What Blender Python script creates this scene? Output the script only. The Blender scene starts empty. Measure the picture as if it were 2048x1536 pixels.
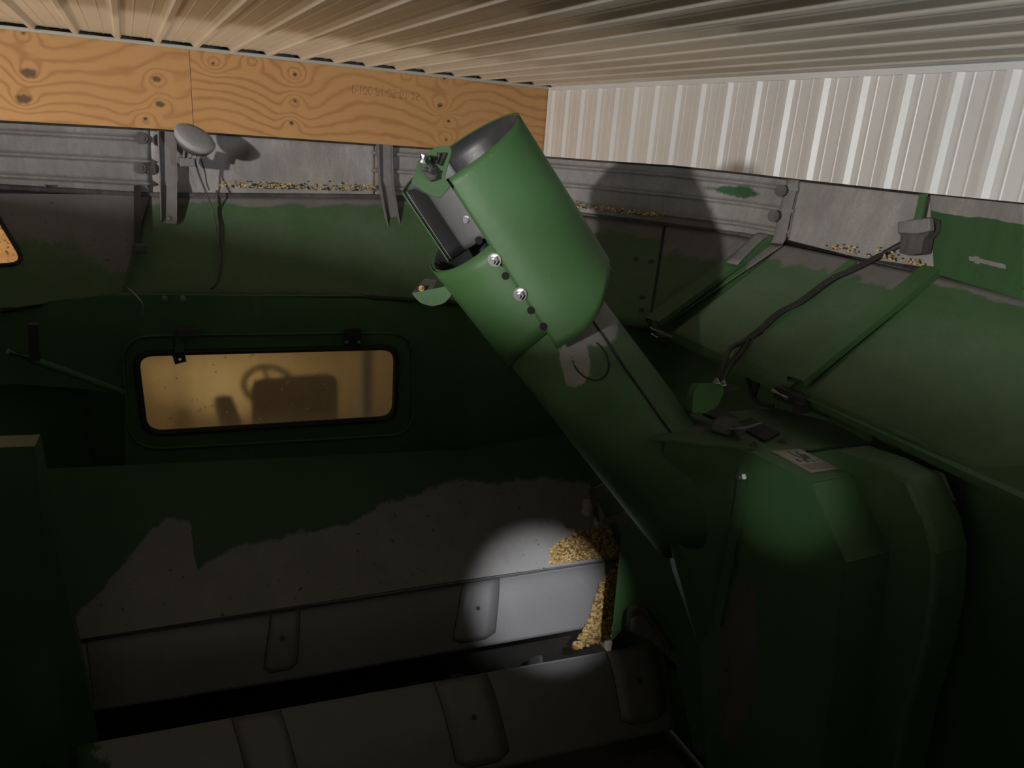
import bpy, bmesh, math, random
import numpy as np
from mathutils import Vector, Matrix, noise
random.seed(7)
SC = bpy.context.scene
COL = SC.collection
H = 3.9                      # height of the lens above the shed floor
# ------------------------------------------------------------------ camera
FPX = 1500.0
yaw, pit, rol = [math.radians(a) for a in (27.3, 18.0, 4.3)]
Fw = Vector((math.sin(yaw)*math.cos(pit), math.cos(yaw)*math.cos(pit), -math.sin(pit)))
R0 = Vector((math.cos(yaw), -math.sin(yaw), 0)); U0 = R0.cross(Fw)
Rt = R0*math.cos(rol) + U0*math.sin(rol); Up = U0*math.cos(rol) - R0*math.sin(rol)
CAM = Vector((0, 0, H))
cd = bpy.data.cameras.new('camera'); cam = bpy.data.objects.new('camera', cd); COL.objects.link(cam)
cam.matrix_world = Matrix.Translation(CAM) @ Matrix((Rt, Up, -Fw)).transposed().to_4x4()
cd.sensor_width = 36.0; cd.lens = FPX/2048*36.0; cd.clip_start = 0.02; cd.clip_end = 100
SC.camera = cam
# ------------------------------------------------------------------ helpers: a pixel of the photo met with a real plane
def ray(x, y): return Fw*FPX + Rt*(x-1024) - Up*(y-768)
def PZ(x, y, z): d = ray(x, y); return d*(z/d.z) + CAM
def PX(x, y, v): d = ray(x, y); return d*(v/d.x) + CAM
def PY(x, y, v): d = ray(x, y); return d*(v/d.y) + CAM
def PD(x, y, dep): d = ray(x, y); return d*(dep/FPX) + CAM
def PP(x, y, p0, n): d = ray(x, y); return d*((p0-CAM).dot(n)/d.dot(n)) + CAM
def V(x, y, z): return Vector((x, y, z+H))

# ------------------------------------------------------------------ exposure, world, lights
SC.view_settings.view_transform = 'Standard'; SC.view_settings.look = 'None'
SC.view_settings.exposure = 0.0; SC.view_settings.gamma = 1.0; SC.view_settings.use_curve_mapping = False
W = bpy.data.worlds.new('night'); SC.world = W; W.use_nodes = True
W.node_tree.nodes['Background'].inputs[0].default_value = (0.02, 0.022, 0.025, 1)
W.node_tree.nodes['Background'].inputs[1].default_value = 0.1
def light(name, kind, loc, energy, color, target=None, **kw):
    l = bpy.data.lights.new(name, kind); l.energy = energy; l.color = color
    for k, v in kw.items(): setattr(l, k, v)
    o = bpy.data.objects.new(name, l); o.location = Vector(loc) + Vector((0, 0, H)); COL.objects.link(o)
    if target is not None:
        d = (Vector(target) - Vector(loc)).normalized(); o.rotation_euler = d.to_track_quat('-Z', 'Y').to_euler()
    return o
light('shed_lamp_main', 'POINT', (-3.45, -1.35, 0.24), 680, (1.0, 0.965, 0.92), shadow_soft_size=0.07)
light('fill_front', 'AREA', (-1.9, 4.2, -1.1), 22, (1.0, 0.80, 0.56), target=(0.6, 5.85, 0.2), size=0.5)  # added fill, no such lamp seen; warms the plywood and left ceiling
light('fill_low', 'AREA', (0.4, 5.1, -2.6), 26, (1.0, 0.90, 0.78), target=(1.6, 4.2, 0.45), size=0.6)  # added fill hidden below the cab floor, brightens the ceiling
light('fill_side', 'AREA', (2.72, 0.6, -1.3), 7, (0.90, 0.95, 1.0), target=(2.3, 2.4, 0.45), size=0.4)  # added cool uplight hidden beside the tank, lifts the right ceiling
light('shed_lamp_cool', 'POINT', (1.5, -4.3, 0.24), 260, (0.84, 0.92, 1.0), shadow_soft_size=0.10)
light('patch_spot', 'SPOT', (0.22, -0.25, 0.36), 330, (0.92, 0.94, 1.0), target=PZ(1080, 1200, -1.72)-Vector((0, 0, H)), shadow_soft_size=0.02, spot_size=math.radians(11), spot_blend=0.9)  # made-up spot for the bright patch on slope and cover, source unknown
light('patch_spot_side', 'SPOT', (-0.3, -0.1, 0.30), 42, (0.95, 1.0, 0.95), target=PD(1590, 1010, 1.9)-Vector((0, 0, H)), shadow_soft_size=0.02, spot_size=math.radians(8), spot_blend=0.9)  # second made-up spot, for the bright patch on the drive housing

def mk(name, bm, mat, parent=None, smooth=False, kind=None, label=None, bevel=0, cat=None, group=None, solid=0, offset=0):
    bmesh.ops.recalc_face_normals(bm, faces=bm.faces) if not solid else None
    me = bpy.data.meshes.new(name); bm.to_mesh(me); bm.free()
    o = bpy.data.objects.new(name, me); COL.objects.link(o)
    if mat: me.materials.append(mat)
    if smooth:
        for p in me.polygons: p.use_smooth = True
    if parent:
        o.parent = parent; o.matrix_parent_inverse = parent.matrix_basis.inverted()
    if kind: o['kind'] = kind
    if label: o['label'] = label
    if cat: o['category'] = cat
    if group: o['group'] = group
    if solid:
        m = o.modifiers.new('thickness', 'SOLIDIFY'); m.thickness = solid; m.offset = offset
    if bevel:
        m = o.modifiers.new('bevel', 'BEVEL'); m.width = bevel; m.segments = 2; m.limit_method = 'ANGLE'
    return o
def thing(name, label, cat, loc, group=None):
    o = bpy.data.objects.new(name, None); COL.objects.link(o); o.location = loc; o.empty_display_size = .05
    o['label'] = label; o['category'] = cat
    if group: o['group'] = group
    return o

def b_poly(bm, pts, thick=0, d=None):
    """planar polygon; extruded by thick along d"""
    if d is None or not thick:
        bm.faces.new([bm.verts.new(p) for p in pts]); return
    d = Vector(d).normalized()*thick
    a = [bm.verts.new(p) for p in pts]; b = [bm.verts.new(Vector(p)+d) for p in pts]
    bm.faces.new(a); bm.faces.new(b[::-1])
    n = len(a)
    for i in range(n): bm.faces.new((a[i], b[i], b[(i+1) % n], a[(i+1) % n]))
def b_box(bm, c, s, M=None):
    c = Vector(c); M = M or Matrix.Identity(3); vs = []
    for i in range(8):
        v = Vector(((i & 1)-.5, ((i >> 1) & 1)-.5, ((i >> 2) & 1)-.5)); v = Vector((v.x*s[0], v.y*s[1], v.z*s[2]))
        vs.append(bm.verts.new(c + M @ v))
    for f in ((0, 2, 3, 1), (4, 5, 7, 6), (0, 1, 5, 4), (2, 6, 7, 3), (0, 4, 6, 2), (1, 3, 7, 5)):
        bm.faces.new([vs[i] for i in f])
def frame_of(d, up=(0, 0, 1)):
    d = Vector(d).normalized(); u = Vector(up)
    if abs(d.dot(u)) > .98: u = Vector((1, 0, 0))
    x = d.cross(u).normalized(); y = x.cross(d).normalized()
    return x, y, d
def b_tube(bm, pts, r, n=10, cap=True):
    pts = [Vector(p) for p in pts]; rs = r if isinstance(r, (list, tuple)) else [r]*len(pts); rings = []
    px = None
    for i, p in enumerate(pts):
        d = (pts[min(i+1, len(pts)-1)] - pts[max(i-1, 0)]).normalized()
        if px is None: px, py, _ = frame_of(d)
        else: px = (px - d*px.dot(d)).normalized(); py = d.cross(px)
        rings.append([bm.verts.new(p + (px*math.cos(2*math.pi*k/n) + py*math.sin(2*math.pi*k/n))*rs[i]) for k in range(n)])
    for a, b in zip(rings, rings[1:]):
        for k in range(n): bm.faces.new((a[k], a[(k+1) % n], b[(k+1) % n], b[k]))
    if cap: bm.faces.new(rings[0][::-1]); bm.faces.new(rings[-1])
def spline(pts, n=8):
    pts = [Vector(p) for p in pts]; P = [pts[0]] + pts + [pts[-1]]; out = []
    for i in range(1, len(P)-2):
        for k in range(n):
            t = k/n; a, b, c, d = P[i-1:i+3]
            out.append(.5*((2*b)+(c-a)*t+(2*a-5*b+4*c-d)*t*t+(3*b-a-3*c+d)*t**3))
    out.append(pts[-1]); return out
def b_grid(bm, rows, attr=None, fn=None):
    """rows: list of lists of points -> quad sheet"""
    vs = [[bm.verts.new(p) for p in r] for r in rows]
    for a, b in zip(vs, vs[1:]):
        for i in range(len(a)-1): bm.faces.new((a[i], a[i+1], b[i+1], b[i]))
    return vs
def strip(A, B, nu=24, nv=8, bump=None):
    """ruled sheet between polylines A and B (same node count); bump(u,v)->offset vector"""
    def at(L, u):
        k = u*(len(L)-1); i = min(int(k), len(L)-2); return L[i].lerp(L[i+1], k-i)
    rows = []
    for j in range(nv+1):
        v = j/nv; r = []
        for i in range(nu+1):
            u = i/nu; p = at(A, u).lerp(at(B, u), v)
            if bump: p = p + bump(u, v)
            r.append(p)
        rows.append(r)
    return rows
def rrect(w, h, r, n=6, cx=0, cy=0):
    out = []
    for qx, qy, a0 in ((w/2-r, h/2-r, 0), (-w/2+r, h/2-r, 90), (-w/2+r, -h/2+r, 180), (w/2-r, -h/2+r, 270)):
        for k in range(n+1):
            a = math.radians(a0 + 90*k/n); out.append((cx+qx+r*math.cos(a), cy+qy+r*math.sin(a)))
    return out
def round_poly(pts, r, n=5):
    out = []; N = len(pts)
    for i in range(N):
        p = Vector(pts[i]); a = (Vector(pts[i-1])-p); b = (Vector(pts[(i+1) % N])-p)
        ra = min(r, a.length*.45); rb = min(r, b.length*.45); s = p + a.normalized()*ra; e = p + b.normalized()*rb
        for k in range(n+1):
            t = k/n; out.append((1-t)**2*s + 2*t*(1-t)*p + t*t*e)
    return out
def b_hole(bm, outer, inner, thick, d):
    """polygon with a hole, extruded"""
    d = Vector(d).normalized()*thick
    def loop(pts, off): return [bm.verts.new(Vector(p)+off) for p in pts]
    for off in (Vector(), d):
        o = loop(outer, off); i = loop(inner, off); es = []
        for L in (o, i):
            for k in range(len(L)): es.append(bm.edges.new((L[k], L[(k+1) % len(L)])))
        bmesh.ops.triangle_fill(bm, edges=es, use_beauty=True)
    for L in (outer, inner):
        a = loop(L, Vector()); b = loop(L, d)
        for k in range(len(L)): bm.faces.new((a[k], a[(k+1) % len(L)], b[(k+1) % len(L)], b[k]))
    bmesh.ops.remove_doubles(bm, verts=bm.verts, dist=1e-5)
def b_bolt(bm, p, nrm, r=.009, h=.008):
    x, y, d = frame_of(nrm); p = Vector(p)
    def ring(rr, z, n, ph=0): return [bm.verts.new(p + x*rr*math.cos(2*math.pi*k/n+ph) + y*rr*math.sin(2*math.pi*k/n+ph) + d*z) for k in range(n)]
    def cyl(r1, z0, z1, n):
        a = ring(r1, z0, n); b = ring(r1, z1, n)
        for k in range(n): bm.faces.new((a[k], a[(k+1) % n], b[(k+1) % n], b[k]))
        bm.faces.new(b); bm.faces.new(a[::-1])
    cyl(r*1.45, 0, h*.28, 16); cyl(r, h*.28, h, 6); cyl(r*.5, h, h*1.5, 10)

# ------------------------------------------------------------------ materials
def new_mat(name):
    m = bpy.data.materials.new(name); m.use_nodes = True; nt = m.node_tree; b = nt.nodes['Principled BSDF']; return m, nt, b
def N(nt, t, **kw):
    n = nt.nodes.new(t)
    for k, v in kw.items():
        if isinstance(k, str) and hasattr(n, k): setattr(n, k, v)
        else: n.inputs[k].default_value = v
    return n
def noise_n(nt, scale, detail=4, rough=.6, vec=None):
    n = nt.nodes.new('ShaderNodeTexNoise'); n.inputs['Scale'].default_value = scale; n.inputs['Detail'].default_value = detail; n.inputs['Roughness'].default_value = rough
    if vec is not None: nt.links.new(vec, n.inputs['Vector'])
    return n.outputs['Fac']
def ramp(nt, fac, a, b, ca=(0, 0, 0, 1), cb=(1, 1, 1, 1)):
    r = nt.nodes.new('ShaderNodeValToRGB'); r.color_ramp.elements[0].position = a; r.color_ramp.elements[1].position = b
    r.color_ramp.elements[0].color = ca; r.color_ramp.elements[1].color = cb
    nt.links.new(fac, r.inputs[0]); return r.outputs[0]
def mixc(nt, fac, a, b):
    m = nt.nodes.new('ShaderNodeMix'); m.data_type = 'RGBA'
    for s, v in ((0, fac), (6, a), (7, b)):
        if isinstance(v, (tuple, list)): m.inputs[s].default_value = (*v[:3], 1)
        elif isinstance(v, (int, float)): m.inputs[s].default_value = v
        else: nt.links.new(v, m.inputs[s])
    return m.outputs[2]
def math_n(nt, op, a, b=None, clamp=False):
    m = nt.nodes.new('ShaderNodeMath'); m.operation = op; m.use_clamp = clamp
    for s, v in ((0, a), (1, b)):
        if v is None: continue
        if isinstance(v, (int, float)): m.inputs[s].default_value = v
        else: nt.links.new(v, m.inputs[s])
    return m.outputs[0]
def geo_vec(nt, scale=(1, 1, 1)):
    g = nt.nodes.new('ShaderNodeNewGeometry'); mp = nt.nodes.new('ShaderNodeMapping'); mp.inputs['Scale'].default_value = scale
    nt.links.new(g.outputs['Position'], mp.inputs['Vector']); return mp.outputs[0]

def paint(name, base, rough=.42, dust=.25, dustc=(.24, .22, .20), metal=0, wear=False, bump=.02, wearc=(.34, .325, .31), streak=0.3):
    m, nt, b = new_mat(name)
    p = geo_vec(nt); n1 = noise_n(nt, 2.6, 6, .62, p); n2 = noise_n(nt, 45, 3, .6, p); ps = geo_vec(nt, (30, 30, 1.6)); ns = noise_n(nt, 2, 3, .6, ps)
    var = mixc(nt, n1, tuple(c*.82 for c in base), tuple(c*1.15 for c in base))
    k = math_n(nt, 'ADD', math_n(nt, 'MULTIPLY', n1, .6), math_n(nt, 'MULTIPLY', ns, streak)); k = math_n(nt, 'ADD', k, math_n(nt, 'MULTIPLY', n2, .12))
    df = math_n(nt, 'MULTIPLY', ramp(nt, k, .40, .66), dust*1.15, True); df = math_n(nt, 'ADD', df, dust*.25, True)
    nf = noise_n(nt, 170, 2, .6, p); nv2 = noise_n(nt, 9, 5, .7, geo_vec(nt, (1, 1, .4))); dv = mixc(nt, ramp(nt, nv2, .3, .7), tuple(x*.66 for x in dustc), tuple(x*1.22 for x in dustc)); dv = mixc(nt, math_n(nt, 'MULTIPLY', ramp(nt, nf, .45, .7), .35), dv, tuple(x*.45 for x in dustc))
    c = mixc(nt, df, var, dv)
    sp = ramp(nt, noise_n(nt, 120, 1, .5, p), .74, .78); c = mixc(nt, math_n(nt, 'MULTIPLY', sp, .35), c, (.30, .27, .22))
    r = math_n(nt, 'ADD', math_n(nt, 'MULTIPLY', df, .5), rough, True)
    if wear:
        a = nt.nodes.new('ShaderNodeAttribute'); a.attribute_name = 'wear'
        w = math_n(nt, 'ADD', a.outputs['Fac'], math_n(nt, 'MULTIPLY', math_n(nt, 'SUBTRACT', noise_n(nt, 14, 6, .75, geo_vec(nt, (1, 1, .35))), .5), .55))
        wf = ramp(nt, w, .47, .55)
        wc = mixc(nt, nv2, tuple(x*.72 for x in wearc), tuple(x*1.3 for x in wearc))
        wc = mixc(nt, ramp(nt, noise_n(nt, 60, 2, .5, p), .70, .74), wc, (.05, .045, .04))
        c = mixc(nt, wf, c, wc)
        r = math_n(nt, 'ADD', r, math_n(nt, 'MULTIPLY', wf, .12), True)
    nt.links.new(c, b.inputs['Base Color']); nt.links.new(r, b.inputs['Roughness']); b.inputs['Metallic'].default_value = metal
    bp = nt.nodes.new('ShaderNodeBump'); bp.inputs['Strength'].default_value = bump*8; bp.inputs['Distance'].default_value = .004
    nt.links.new(n2, bp.inputs['Height']); nt.links.new(bp.outputs[0], b.inputs['Normal'])
    return m
GREEN = (.058, .146, .050)
M = {}
M['green'] = paint('green_paint', GREEN, .40, .10)
M['green_clean'] = paint('green_paint_clean', (.062, .165, .052), .5, .05)
M['green_dusty'] = paint('green_paint_dusty', GREEN, .5, .28, wear=True, wearc=(.20, .185, .178))
M['green_worn'] = paint('green_paint_worn', GREEN, .45, .08, wear=True)
M['dust_grey'] = paint('dusty_grey_sheet', (.27, .255, .25), .6, .6, dustc=(.42, .385, .37), wear=True, wearc=(.045, .12, .04), streak=.5)
M['rubber'] = paint('dusty_rubber', (.20, .185, .175), .6, .6, dustc=(.40, .37, .35), wear=True, wearc=(.04, .10, .038), streak=.3)
M['steel'] = paint('worn_steel', (.30, .29, .30), .38, .25, metal=.55, dustc=(.30, .28, .26))
M['steel_lit'] = paint('lit_bare_steel', (.55, .55, .58), .42, .12, metal=.35)  # lit copy of the lining steel, light put into the colour
M['steel_shade'] = paint('shaded_bare_steel', (.07, .072, .08), .38, .10, metal=.4)  # shaded copy of the lining steel, shade put into the colour
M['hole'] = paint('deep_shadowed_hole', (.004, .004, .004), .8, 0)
M['cover'] = paint('grey_auger_cover', (.30, .295, .295), .45, .25, metal=.3, wear=True, wearc=(.045, .11, .04))
M['dark'] = paint('black_part', (.018, .018, .017), .5, .2, dustc=(.10, .09, .085))
M['darkdust'] = paint('dusty_black_part', (.035, .033, .032), .6, .5, dustc=(.22, .20, .19))
M['zinc'] = paint('zinc_bolt', (.62, .62, .64), .28, .1, metal=.9)
M['lamp'] = paint('dusty_lamp_lens', (.42, .40, .40), .6, .5, dustc=(.52, .49, .48))
M['white'] = paint('white_trim', (.78, .78, .78), .4, .08, dustc=(.4, .38, .35))
M['ceil'] = paint('cream_ceiling_steel', (.62, .575, .49), .34, .10, dustc=(.4, .36, .31))
M['wallw'] = paint('white_wall_steel', (.80, .79, .78), .32, .05, dustc=(.42, .40, .37))
M['wall_low_bounce'] = paint('low_bounce_dark', (.09, .08, .07), .8, .3)  # unseen walls made dark to cut light bouncing into the tank
M['concrete'] = paint('concrete_floor', (.25, .24, .22), .8, .3)
M['label'] = paint('sun_faded_label', (.42, .39, .34), .5, .15)
M['labelred'] = paint('faded_label_border', (.40, .27, .19), .5, .15)
M['labelink'] = paint('label_ink', (.07, .07, .065), .5, .1)
M['knot'] = paint('seat_fabric', (.02, .02, .018), .8, .1)
M['pink'] = paint('sensor_plastic', (.40, .33, .31), .5, .3)

m, nt, b = new_mat('corn_kernel'); oi = nt.nodes.new('ShaderNodeNewGeometry')
c = ramp(nt, oi.outputs['Random Per Island'], 0, 1, (.20, .09, .02, 1), (.85, .62, .26, 1)); nt.links.new(c, b.inputs['Base Color']); b.inputs['Roughness'].default_value = .42
M['corn'] = m
# dusty glass: a thin pane that both passes and scatters light
m, nt, b = new_mat('dusty_glass'); out = nt.nodes['Material Output']
tr = nt.nodes.new('ShaderNodeBsdfRefraction'); tr.inputs['Color'].default_value = (.53, .63, .52, 1); tr.inputs['Roughness'].default_value = .30; tr.inputs['IOR'].default_value = 1.12
df = nt.nodes.new('ShaderNodeBsdfDiffuse'); df.inputs[0].default_value = (.33, .29, .20, 1)
tl = nt.nodes.new('ShaderNodeBsdfTranslucent'); tl.inputs[0].default_value = (.50, .42, .26, 1)
mx0 = nt.nodes.new('ShaderNodeMixShader'); mx0.inputs[0].default_value = .6; nt.links.new(df.outputs[0], mx0.inputs[1]); nt.links.new(tl.outputs[0], mx0.inputs[2])
a = nt.nodes.new('ShaderNodeAttribute'); a.attribute_name = 'wear'
f = math_n(nt, 'ADD', math_n(nt, 'MULTIPLY', noise_n(nt, 7, 5, .6, geo_vec(nt, (1, 1, .5))), .30), a.outputs['Fac']); f = math_n(nt, 'ADD', f, math_n(nt, 'MULTIPLY', ramp(nt, noise_n(nt, 60, 2, .5, geo_vec(nt)), .68, .72), .5), True)
mx = nt.nodes.new('ShaderNodeMixShader'); nt.links.new(f, mx.inputs[0]); nt.links.new(tr.outputs[0], mx.inputs[1]); nt.links.new(mx0.outputs[0], mx.inputs[2]); nt.links.new(mx.outputs[0], out.inputs[0])
M['glass'] = m
# plywood: grain field carried as an attribute
m, nt, b = new_mat('pine_plywood')
ga = nt.nodes.new('ShaderNodeAttribute'); ga.attribute_name = 'grain'; ka = nt.nodes.new('ShaderNodeAttribute'); ka.attribute_name = 'knot'
pv = geo_vec(nt, (1, 1, 6)); fine = noise_n(nt, 30, 4, .6, pv); big = noise_n(nt, 1.3, 3, .5, geo_vec(nt))
ph = math_n(nt, 'ADD', ga.outputs['Fac'], math_n(nt, 'MULTIPLY', noise_n(nt, 6, 3, .5, geo_vec(nt, (1, 1, 2.5))), .8))
s = math_n(nt, 'MULTIPLY', math_n(nt, 'ADD', math_n(nt, 'SINE', math_n(nt, 'MULTIPLY', ph, 6.283)), 1), .5); s = math_n(nt, 'POWER', s, 3.2)
s = math_n(nt, 'MULTIPLY', s, math_n(nt, 'ADD', math_n(nt, 'MULTIPLY', big, 1.1), .1), True)
c = mixc(nt, s, (.50, .275, .105), (.30, .135, .042)); c = mixc(nt, math_n(nt, 'MULTIPLY', fine, .35), c, (.37, .19, .07))
c = mixc(nt, ka.outputs['Fac'], c, (.045, .022, .014)); nt.links.new(c, b.inputs['Base Color']); b.inputs['Roughness'].default_value = .62
M['ply'] = m

# ================================================================== THE SHED
XR, YF, ZC = 3.18, 5.85, .455
def struct(name, bm, mat, **kw): return mk(name, bm, mat, kind='structure', **kw)
# front wall: plywood sheets (grain fields in numpy), seams at true sheet positions
seam_x = (PY(381, 150, YF)-CAM).x
def ply_sheet(x0, x1, z0, z1, knots, seed, parent):
    st = .009 if z1 > 0 else .05
    nx = max(2, int((x1-x0)/st)); nz = max(2, int((z1-z0)/st)); X = np.linspace(x0, x1, nx+1); Z = np.linspace(z0, z1, nz+1)
    XX, ZZ = np.meshgrid(X, Z); rng = np.random.RandomState(seed)
    g = ZZ*12.0
    for k in range(9):
        fx, fz, p, a = rng.uniform(.4, 3.0), rng.uniform(-7, 7), rng.uniform(0, 6.28), rng.uniform(.12, .42); g = g + a*np.sin(fx*XX*2.2+fz*ZZ+p)
    kn = np.zeros_like(g)
    for kx, kz, r in knots:
        d2 = ((XX-kx)/1.0)**2 + ((ZZ-kz)/.8)**2; d = np.sqrt(d2)
        g = g + 2.2*np.exp(-d2/(.075**2))*np.sign(rng.uniform(-1, 1)) + .6*np.exp(-d2/(.2**2))
        ang = np.arctan2(ZZ-kz, XX-kx); rr = r*(1.05+.14*np.sin(2*ang+kx*9)+.10*np.sin(5*ang+kz*30)); kn = np.maximum(kn, np.clip(2.4-2.1*d/rr, 0, 1)*(.85 if r > .02 else 1))
    verts = [(x, YF, z+H) for z in Z for x in X]; faces = [(j*(nx+1)+i, j*(nx+1)+i+1, (j+1)*(nx+1)+i+1, (j+1)*(nx+1)+i) for j in range(nz) for i in range(nx)]
    me = bpy.data.meshes.new('plywood_sheet'); me.from_pydata(verts, [], faces)
    for nm, arr in (('grain', g), ('knot', kn)):
        at = me.attributes.new(nm, 'FLOAT', 'POINT'); at.data.foreach_set('value', arr.ravel().astype(np.float32))
    me.materials.append(M['ply']); o = bpy.data.objects.new('plywood_sheet', me); COL.objects.link(o)
    md = o.modifiers.new('t', 'SOLIDIFY'); md.thickness = .015; md.offset = -1
    o.parent = parent; o.matrix_parent_inverse = parent.matrix_basis.inverted(); return o
bm = bmesh.new(); b_box(bm, (-2.2, YF+.12, H/2+.25), (10.76, .16, H+.5)); wf = struct('wall_front', bm, M['concrete'])
def kk(L): return [((PY(x, y, YF)-CAM).x, (PY(x, y, YF)-CAM).z, r) for x, y, r in L]
ks = kk([(58, 146, .040), (47, 198, .040), (47, 66, .012), (313, 158, .026), (320, 208, .026), (291, 237, .012), (-120, 100, .03), (-140, 170, .03)])
ply_sheet(seam_x-2.44, seam_x-.0015, -.30, ZC-.03, ks, 3, wf)
ks = kk([(426, 127, .012), (590, 149, .016), (590, 202, .014), (583, 246, .016), (889, 156, .013), (880, 211, .022), (897, 242, .014), (892, 280, .010), (814, 147, .009), (505, 120, .006)])
ply_sheet(seam_x+.0015, XR-.02, -.30, ZC-.03, ks, 12, wf)
ply_sheet(seam_x-2.44, seam_x-.0015, -2.5, -.303, [(-.8, -.7, .03), (.05, -1.1, .03)], 21, wf)
ply_sheet(seam_x+.0015, XR-.02, -2.5, -.303, [(.8, -.8, .03), (.6, -1.2, .03), (1.3, -1.0, .02)], 22, wf)
# faint mirrored date stamp on the plywood
cu = bpy.data.curves.new('stamp', 'FONT'); cu.body = "10 10-90-18 001:01"; cu.body = "10:100 81-05-01 25"; cu.size = .10; cu.extrude = .0005
to = bpy.data.objects.new('stamp_tmp', cu); COL.objects.link(to); dg = bpy.context.evaluated_depsgraph_get(); me = bpy.data.meshes.new_from_object(to.evaluated_get(dg)); bpy.data.objects.remove(to)
xs = [v.co.x for v in me.vertices]; x0, x1 = min(xs), max(xs); pa = PY(697, 180, YF)-CAM; pb = PY(838, 196, YF)-CAM
for v in me.vertices:
    t = (v.co.x-x0)/(x1-x0); v.co = Vector((pa.x+(pb.x-pa.x)*t, YF-.0015+v.co.z, H+pa.z+(pb.z-pa.z)*t-.050+(.10-v.co.y)*.9))
me.materials.append(None); ink = bpy.data.objects.new('date_stamp', me); COL.objects.link(ink)
m, nt, b = new_mat('faded_stamp_ink'); out = nt.nodes['Material Output']; b.inputs['Base Color'].default_value = (.16, .085, .04, 1)
tr = nt.nodes.new('ShaderNodeBsdfTransparent'); mx = nt.nodes.new('ShaderNodeMixShader'); nt.links.new(ramp(nt, noise_n(nt, 40, 3, .6, geo_vec(nt)), .35, .75, (0, 0, 0, 1), (.32, .32, .32, 1)), mx.inputs[0])
nt.links.new(tr.outputs[0], mx.inputs[1]); nt.links.new(b.outputs[0], mx.inputs[2]); nt.links.new(mx.outputs[0], out.inputs[0]); me.materials[0] = m
ink.parent = wf; ink.matrix_parent_inverse = wf.matrix_basis.inverted(); ink['label'] = 'faint reversed ink stamp'

def ribbed(u0, u1, place, L0, L1, pitch=.2286, phase=0, hrib=.019, nl=1):
    """steel panel profile: trapezoid ribs with two small stiffening ribs between; place(u, h, w)"""
    prof = []; k0 = math.floor((u0-phase)/pitch)
    k = k0
    while phase + k*pitch < u1:
        c = phase + k*pitch
        prof += [(c-.036, 0), (c-.012, hrib), (c+.012, hrib), (c+.024, 0)]
        for q in (1/3, 2/3):
            m_ = c + pitch*q
            prof += [(m_-.006, 0), (m_-.002, .0028), (m_+.002, .0028), (m_+.006, 0)]
        k += 1
    prof = [p for p in prof if u0 <= p[0] <= u1]; prof = [(u0, 0)] + prof + [(u1, 0)]
    return [[place(u, h, w) for u, h in prof] for w in np.linspace(L0, L1, nl+1)]
# right wall: white ribbed steel; rib phase from the photo
ribs = [1084, 1110, 1137, 1169, 1202, 1236, 1274, 1317, 1360, 1408, 1457, 1519, 1585, 1656, 1735, 1824, 1920, 2030]
rib_y = [(PX(x, 165-(x-1072)*.037, XR)-CAM).y for x in ribs]
kidx = np.arange(len(ribs)); A_ = np.polyfit(kidx, rib_y, 1); RP = abs(A_[0]); RPH = float(A_[1])
print('rib pitch', RP, 'phase', RPH, np.round(rib_y, 2))
bm = bmesh.new(); b_grid(bm, ribbed(-7.9, YF, lambda u, h, w: Vector((XR-h, u, w+H)), -H, ZC, pitch=RP, phase=RPH)); struct('wall_right', bm, M['wallw'], solid=.002, offset=-1)
# ceiling: cream ribbed steel, ribs along Y
cr = [65, 155, 235, 312, 390, 463, 540, 605, 668, 735]
cx = [(PY(x, 45+x*.112+2, YF)-CAM).x for x in cr]; B_ = np.polyfit(np.arange(len(cr)), cx, 1); print('ceil', B_, np.round(cx, 2))
bm = bmesh.new(); b_grid(bm, ribbed(-7.5, XR, lambda u, h, w: Vector((u, w, ZC-h+H)), -7.9, YF, pitch=abs(B_[0]), phase=float(B_[1]), nl=12, hrib=.026)); struct('ceiling', bm, M['ceil'], solid=.002, offset=1)
bm = bmesh.new(); b_box(bm, (-2.2, -1, -.05), (10.9, 13.9, .1)); struct('floor', bm, M['concrete'])
bm = bmesh.new(); b_box(bm, (-7.55, -1, H/2+.2), (.1, 13.9, H+.4)); struct('wall_left', bm, M['wall_low_bounce'])
bm = bmesh.new(); b_box(bm, (-2.2, -7.95, H/2+.2), (10.9, .1, H+.4)); struct('wall_back', bm, M['wall_low_bounce'])
# trims: top of plywood, top of the white wall, corner
bm = bmesh.new(); b_box(bm, (-2.2, YF-.008, H+ZC-.030), (10.7, .014, .018)); b_box(bm, (-2.2, YF-.020, H+ZC-.022), (10.7, .030, .003)); struct('trim_1', bm, paint('grey_channel', (.42, .43, .40), .4, .2))
bm = bmesh.new(); b_box(bm, (XR-.012, -1, H+ZC-.030), (.022, 13.6, .042)); b_box(bm, (XR-.024, -1, H+ZC-.012), (.04, 13.6, .004)); struct('trim_2', bm, M['white'])
bm = bmesh.new(); b_box(bm, (XR-.010, YF-.018, H-1.0+.43), (.018, .030, 2.0)); b_box(bm, (XR-.018, YF-.014, H-1+.43), (.032, .006, 2.0)); struct('trim_3', bm, M['white'])

# ================================================================== GRAIN TANK
tank = thing('grain_tank', 'green grain tank with dusty grey folding extension and cab window', 'grain tank', (.3, 1.2, H-2.0))
def wear_attr(o, fn):
    me = o.data; at = me.attributes.new('wear', 'FLOAT', 'POINT'); at.data.foreach_set('value', [fn(v.co) for v in me.vertices])
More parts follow.
